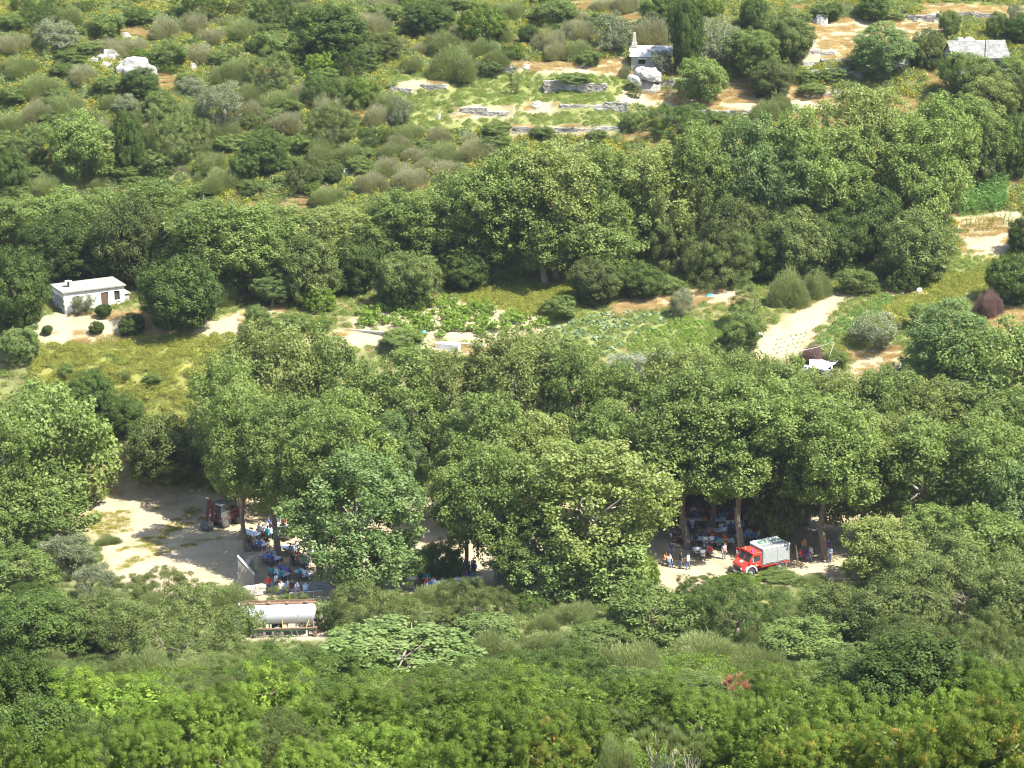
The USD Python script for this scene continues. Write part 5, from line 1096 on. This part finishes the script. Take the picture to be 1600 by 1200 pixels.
def build_person(kind):
    J = pose(kind); ms = [Manifold.batch_hull([ball(J['pel'] + [0, .09, 0], .12), ball(J['pel'] + [0, -.09, 0], .12), ball(J['chest'] + [0, .06, -.12], .115), ball(J['chest'] + [0, -.06, -.12], .115)]),
          Manifold.batch_hull([ball(J['chest'] + [0, .08, -.1], .12), ball(J['chest'] + [0, -.08, -.1], .12), ball(J['shl'], .07), ball(J['shr'], .07)]), bone(J['neck'] - [0, 0, .06], J['head'] - [0, 0, .05], .062, .055),
          Manifold.batch_hull([ball(J['head'] + [-.01, 0, .03], .098), ball(J['head'] + [.035, 0, -.075], .05), ball(J['head'] + [.02, 0, -.02], .085)]), bone(J['head'] + [.095, 0, .0], J['head'] + [.118, 0, -.03], .012, .017)]
    for s in (-1, 1): ms.append(bone(J['head'] + [0, s * .092, .01], J['head'] + [-.01, s * .098, -.03], .02, .014))
    cl, tr, sh = [], [], []
    for s, n in ((1, 'l'), (-1, 'r')):
        ms += [bone(J['sh' + n], J['el' + n], .054, .043), bone(J['el' + n], J['wr' + n], .043, .029), bone(J['hip' + n], J['kn' + n], .088, .06), bone(J['kn' + n], J['an' + n], .058, .038)]
        ms += hand(J['wr' + n], J['wr' + n] - J['el' + n], s); ms.append(bone(J['an' + n] + [-.03, 0, -.04], J['an' + n] + [.14, s * .01, -.055], .042, .032))
        mid = J['sh' + n] * .4 + J['el' + n] * .6; cl.append(bone(J['sh' + n], mid, .068, .062)); tr += [bone(J['hip' + n], J['kn' + n], .10, .075), bone(J['kn' + n], J['an' + n] + [0, 0, .06], .072, .058)]
        sh.append(bone(J['an' + n] + [-.035, 0, -.038], J['an' + n] + [.15, s * .01, -.05], .048, .038))
    cl += [Manifold.batch_hull([ball(J['pel'] + [0, .09, .04], .128), ball(J['pel'] + [0, -.09, .04], .128), ball(J['chest'] + [0, .07, -.1], .13), ball(J['chest'] + [0, -.07, -.1], .13)]), Manifold.batch_hull([ball(J['chest'] + [0, .08, -.1], .132), ball(J['chest'] + [0, -.08, -.1], .132), ball(J['shl'], .078), ball(J['shr'], .078)])]
    tr.append(Manifold.batch_hull([ball(J['pel'] + [0, .08, -.02], .128), ball(J['pel'] + [0, -.08, -.02], .128)]))
    hair = Manifold.batch_hull([ball(J['head'] + [-.02, 0, .04], .108), ball(J['head'] + [-.045, 0, -.03], .085)]) - mcube(*[float(v) for v in (J['head'][0] + .045, J['head'][0] + .3, -.3, .3, J['head'][2] - .3, J['head'][2] + .065)])
    eyes = union([ball(J['head'] + [.083, s * .034, .012], .011) for s in (-1, 1)]); mouth = bone(J['head'] + [.083, .02, -.068], J['head'] + [.083, -.02, -.068], .007, .007)
    return dict(body=union(ms), shirt=union(cl), trousers=union(tr), shoes=union(sh), hair=hair, eyes=eyes, mouth=mouth)
BODY = {k: build_person(k) for k in ('seat_a', 'seat_b', 'stand_a', 'stand_b')}
PMODEL = {}
def person_class(pz, colr, hair='hair_dark', legs='jeans'):
    key = (pz, colr, hair, legs)
    if key not in PMODEL:
        c = stage.CreateClassPrim(f'/World/model_person_{len(PMODEL) + 1:03d}'); c.SetTypeName('Xform'); b = BODY[pz]
        bo = obj('body', b['body'], 'skin', c, smooth=50); obj('eyes', b['eyes'], 'dark_metal', c); obj('mouth', b['mouth'], 'old_red', c)
        obj('shirt', b['shirt'], 'cloth_' + colr.replace(' ', '_'), c, smooth=50); obj('trousers', b['trousers'], legs, c, smooth=50); obj('shoes', b['shoes'], 'shoe', c, smooth=50); obj('hair', b['hair'], hair, c, smooth=50)
        PMODEL[key] = c.GetPath()
    return PMODEL[key]
qrng = np.random.default_rng(99)
def place_copy(name, path, P, rot):
    x = UsdGeom.Xform.Define(stage, numbered('/World/' + name)); x.GetPrim().GetReferences().AddInternalReference(path); x.GetPrim().SetInstanceable(True)
    x.AddTranslateOp().Set(Gf.Vec3d(*map(float, P))); x.AddRotateZOp().Set(math.degrees(rot)); return x
# models of a trestle table, a plastic chair
c = stage.CreateClassPrim('/World/model_table_001'); c.SetTypeName('Xform'); obj('tabletop', rbox(-.95, .95, -.4, .4, .70, .735, .01), 'wood_pale', c)
for x in (-.8, .8):
    for y in (-.3, .3): obj('leg', box(x - .03, x + .03, y - .03, y + .03, 0, .70), 'bare_metal', c)
plain('paper_white', (.78, .80, .84), .7, var=.04); plain('paper_blue', (.52, .63, .78), .7, var=.05); plain('chair_brown', (.16, .09, .05), .6, var=.15)
cloth = mf(rbox(-1.0, 1.0, -.45, .45, .60, .748, .015)) - mcube(-.985, .985, -.435, .435, .5, .737)
TABLE = c.GetPath()
c = stage.CreateClassPrim('/World/model_chair_001'); c.SetTypeName('Xform'); obj('seat', rbox(-.21, .21, -.21, .21, .40, .44, .012), 'chair_brown', c); obj('backrest', cat_(rbox(-.22, -.18, -.21, .21, .68, .86, .01), box(-.215, -.185, -.2, -.16, .44, .68), box(-.215, -.185, .16, .2, .44, .68)), 'chair_brown', c)
for x in (-.18, .18):
    for y in (-.18, .18): obj('leg', cyl((x, y, 0), (x * .95, y * .95, .40), .018, n=6), 'chair_brown', c)
CHAIR = c.GetPath()
ware = []
ZONES = [('left', 'by the sloped wall', -.62, [(404, 858), (424, 880), (452, 866), (438, 905), (470, 884), (418, 838), (476, 905), (446, 842), (452, 928), (496, 872), (392, 842), (432, 828), (486, 852), (460, 834)]),
         ('centre', 'under the middle of the grove', .15, [(680, 924), (716, 922), (705, 898), (676, 898), (740, 915), (656, 912), (730, 896)]),
         ('right', 'by the fire engine', .12, [(1062, 846), (1085, 851), (1120, 838), (1148, 832), (1112, 808), (1140, 812), (1098, 868), (1132, 855), (1165, 848), (1175, 826), (1090, 822), (1195, 846), (1160, 806), (1060, 820), (1215, 838), (1075, 832), (1128, 822), (1180, 812), (1092, 806), (1110, 852)])]
SEATS = []
for zone, zw, za, spots in ZONES:
    for i, (px, py) in enumerate(spots):
        g = hit(px, py); rot = za + qrng.uniform(-.15, .15); g[2] = height(g[0], g[1]) + .01
        x = place_copy('trestle_table', TABLE, g, rot)
        EXTRA_LABELS.append((f'long trestle table with a paper cover {zw}', px, py, (lambda s, p=x: tag(p, s, 'table', 'long eating tables under the trees'))))
        col_ = ['paper_white', 'paper_blue', 'paper_blue'][i % 3]
        o = obj('table_cover', cloth, col_, smooth=False); xf = UsdGeom.Xformable(o); xf.AddTranslateOp().Set(Gf.Vec3d(*map(float, g))); xf.AddRotateZOp().Set(math.degrees(rot))
        EXTRA_LABELS.append((f"{'white' if i % 3 == 0 else 'pale blue'} paper table cover {zw}", px, py, (lambda s, p=o: tag(p, s, 'table cover', 'paper covers of the eating tables'))))
        ca, sa = math.cos(rot), math.sin(rot)
        for k in range(9):
            u, v = qrng.uniform(-.85, .85), qrng.uniform(-.34, .34)
            if k % 3 == 2: m_ = cyl((u, v, .75), (u, v, .75 + qrng.uniform(.12, .28)), .035, .02, 8)
            else: m_ = cyl((u, v, .75), (u, v, .775), .07, .11, 10)
            m_.apply_transform(trimesh.transformations.rotation_matrix(rot, [0, 0, 1])); m_.apply_translation(g); ware.append(m_)
        for sx in (-.62, 0, .62):
            for sy in (-1, 1):
                if qrng.random() < .12: continue
                lx, ly = sx + qrng.uniform(-.06, .06), sy * qrng.uniform(.62, .72)
                P = np.array([g[0] + lx * ca - ly * sa, g[1] + lx * sa + ly * ca, 0]); P[2] = height(P[0], P[1]) + .01
                SEATS.append((zone, zw, P, rot - sy * math.pi / 2 + qrng.uniform(-.25, .25)))
tag(obj('tableware', cat_(*ware), 'paper_white'), 'plates, glasses and bottles set out on the long tables', 'tableware', None, 'stuff')
COLS = ['white', 'white', 'navy', 'red', 'black', 'pale blue', 'white', 'grey', 'orange', 'black', 'purple', 'teal', 'blue', 'red', 'white', 'grey']
for i, (zone, zw, P, rot) in enumerate(SEATS):
    ch = place_copy('chair', CHAIR, P, rot); tag(ch, f'brown chair at the long tables {zw}', 'chair', f'chairs at the tables {zw}')
    if qrng.random() < .14: continue
    cl_ = COLS[qrng.integers(len(COLS))]; pz = ['seat_a', 'seat_b'][qrng.integers(2)]
    Q = P.copy(); Q[2] -= .0
    x = place_copy('person', person_class(pz, cl_, ['hair_dark', 'hair_dark', 'hair_light'][i % 3]), Q, rot)
    pp, _ = to_px(Q[None])
    EXTRA_LABELS.append((f'person in a {cl_} shirt seated {zw}', float(pp[0, 0]), float(pp[0, 1]), (lambda s, p=x: tag(p, s, 'person', 'people at the tables'))))
for px, py, colr, pz, rot, lab in [(1063, 889, 'black', 'stand_a', .6, 'person in black standing on the sunlit sand left of the fire engine'), (1075, 890, 'white', 'stand_b', 2.6, 'person in a white top and jeans standing on the sunlit sand'),
        (1131, 874, 'grey', 'stand_a', -1.2, 'person in grey standing at the open door of the fire engine'), (1186, 850, 'white', 'stand_b', -.5, 'person in white standing behind the fire engine roof'), (1194, 848, 'orange', 'stand_a', 3.4, 'person in orange standing behind the fire engine roof'), (1167, 851, 'blue', 'stand_b', -1.6, 'person in blue behind the cab of the fire engine'),
        (1297, 880, 'pale blue', 'stand_b', -2.2, 'person in a pale blue shirt standing right of the leaning post'), (1294, 868, 'purple', 'stand_a', -1.8, 'person in purple standing behind the one in pale blue'), (1252, 876, 'red', 'seat_a', 2.8, 'person in red sitting on the ground right of the fire engine'), (1260, 878, 'purple', 'seat_b', .4, 'person in purple sitting right of the fire engine'), (1268, 872, 'white', 'seat_b', -2.6, 'person in white sitting right of the fire engine'), (1256, 866, 'orange', 'stand_a', -1.2, 'person in orange standing behind the sitting group'),
        (1045, 885, 'grey', 'seat_a', -1.0, 'person in grey sitting at the left edge of the sunlit sand'), (1038, 882, 'orange', 'seat_b', -.6, 'person in orange sitting under the leaves at the sand edge'), (1048, 872, 'navy', 'stand_a', -.8, 'person in navy standing in the shade left of the sand'), (1098, 876, 'white', 'seat_a', 1.8, 'person in white sitting at the sunlit end of a table'),
        (677, 795, 'red', 'stand_b', -1.8, 'person in a red top standing in the sunny gap of the grove'), (683, 792, 'black', 'stand_a', -1.0, 'person in black beside the red top in the sunny gap'), (652, 790, 'navy', 'seat_a', .4, 'person in navy sitting at the left of the sunny gap'), (703, 800, 'white', 'seat_b', 2.0, 'person in white sitting at the right of the sunny gap'), (706, 785, 'orange', 'stand_a', 2.2, 'person in orange standing at the right of the sunny gap'),
        (388, 862, 'black', 'stand_b', -.7, 'person in black leaning at the top of the sloped wall'), (432, 842, 'white', 'stand_a', -1.4, 'person in white standing at the back of the left tables'), (444, 832, 'red', 'stand_a', -1.4, 'person in red far back behind the left tables'),
        (420, 926, 'red', 'stand_a', -1.4, 'person in red at the front corner of the left tables'), (432, 922, 'white', 'stand_b', 2.5, 'person in white at the front corner of the left tables'), (440, 934, 'white', 'stand_a', -1.5, 'person in white nearest the silver tank'), (465, 936, 'grey', 'stand_a', -1.5, 'person in grey above the middle of the silver tank'), (478, 936, 'pale blue', 'stand_b', -1.5, 'person in pale blue above the right end of the tank'), (456, 934, 'black', 'stand_b', 1.2, 'person in black above the middle of the silver tank')]:
    g = hit(px, py)
    x = place_copy('person', person_class(pz, colr, 'hair_dark'), g + ([0, 0, .0] if pz.startswith('stand') else [0, 0, -.02]), rot); tag(x, lab, 'person', 'people standing about')
    if pz.startswith('seat'):
        ch = place_copy('chair', CHAIR, g, rot); tag(ch, 'brown chair under ' + lab.replace('person', 'the person', 1), 'chair')
# ------------------------------------------------------------------ labels of the plants: kind, landmark, order from the left
MARKS = [('the pale boulders', 185, 100), ('the large top oak', 515, 48), ('the bright top bush', 756, 34), ('the split boulder', 1010, 122),
 ('the slate roofed farmhouse', 1525, 80), ('the stepped terrace walls', 880, 165), ('the white house', 135, 465), ('the vineyard', 680, 500), ('the cabbage plot', 930, 505),
 ('the bare tilled strip', 1240, 505), ('the yellow bracken field', 220, 560), ('the sandy yard', 225, 820), ('the silver tank trailer', 440, 960), ('the red fire engine', 1185, 872), ('the maize patch', 1540, 312),
 ('the purplish bush', 1545, 474), ('the stream side trees', 880, 320), ('the left edge of the hillside', 40, 230), ('the grove centre', 760, 640), ('the right grove end', 1480, 700), ('the withered red bush', 1152, 1075), ('the white stemmed broom', 1035, 1160),
 ('the lower left corner', 60, 1130), ('the lower right corner', 1540, 1130), ('the pale fig thicket', 640, 1015), ('the big olive dome', 1500, 920), ('the open scrub', 610, 230), ('the white slab roof', 1283, 575)]
ORD = ['first', 'second', 'third', 'fourth', 'fifth', 'sixth', 'seventh', 'eighth', 'ninth', 'tenth', 'eleventh', 'twelfth', 'thirteenth', 'fourteenth', 'fifteenth', 'sixteenth', 'seventeenth', 'eighteenth', 'nineteenth', 'twentieth', 'twenty-first', 'twenty-second', 'twenty-third', 'twenty-fourth', 'twenty-fifth', 'twenty-sixth', 'twenty-seventh', 'twenty-eighth', 'twenty-ninth', 'thirtieth']
def place_words(cx, cy):
    n, mx, my = min(MARKS, key=lambda m: ((m[1] - cx) ** 2 + (1.6 * (m[2] - cy)) ** 2))
    dx, dy = cx - mx, (cy - my) * 1.6
    if math.hypot(dx, dy) < 45: return 'beside ' + n
    if abs(dx) > abs(dy): return ('right of ' if dx > 0 else 'left of ') + n
    return ('below ' if dy > 0 else 'above ') + n
def order_words(items, noun=''):
    """items: (key phrase, cx, cy, setter); alike phrases are told apart by order from the left"""
    groups = {}
    for it in items: groups.setdefault(it[0], []).append(it)
    for phrase, g in groups.items():
        if len(g) == 1: g[0][3](phrase); continue
        g.sort(key=lambda i: i[1])
        for i, it in enumerate(g):
            o = 'leftmost' if i == 0 else 'rightmost' if i == len(g) - 1 else (ORD[i] if i < len(ORD) else f'number {i + 1}') + ' from left,'
            it[3](f'{o} {phrase}')
items = []
for prim, kind, cx, cy, W, H in LABELLED:
    n, phrase, c = NAMES[kind]
    tag(prim, None, c, {'tree': 'trees of the valley', 'bush': 'bushes on the slopes', 'shrub': 'shrubs on the slopes'}[c])
    items.append((phrase + ' ' + place_words(cx, cy), cx, cy, (lambda s, p=prim: tag(p, s))))
order_words(items + EXTRA_LABELS)


# ------------------------------------------------------------------ thin summer haze over the valley
usdkit.material(stage, '/World/Looks/haze_air', {'v': ('principled_volume', {'color': (.86, .91, .97), 'density': .00006, 'anisotropy': .25})}, volume='v.volume')
tag(obj('haze', box(-3500, 3500, -3000, 4500, -20, 480), 'haze_air'), 'thin pale summer haze over the whole valley', 'haze', None, 'stuff')
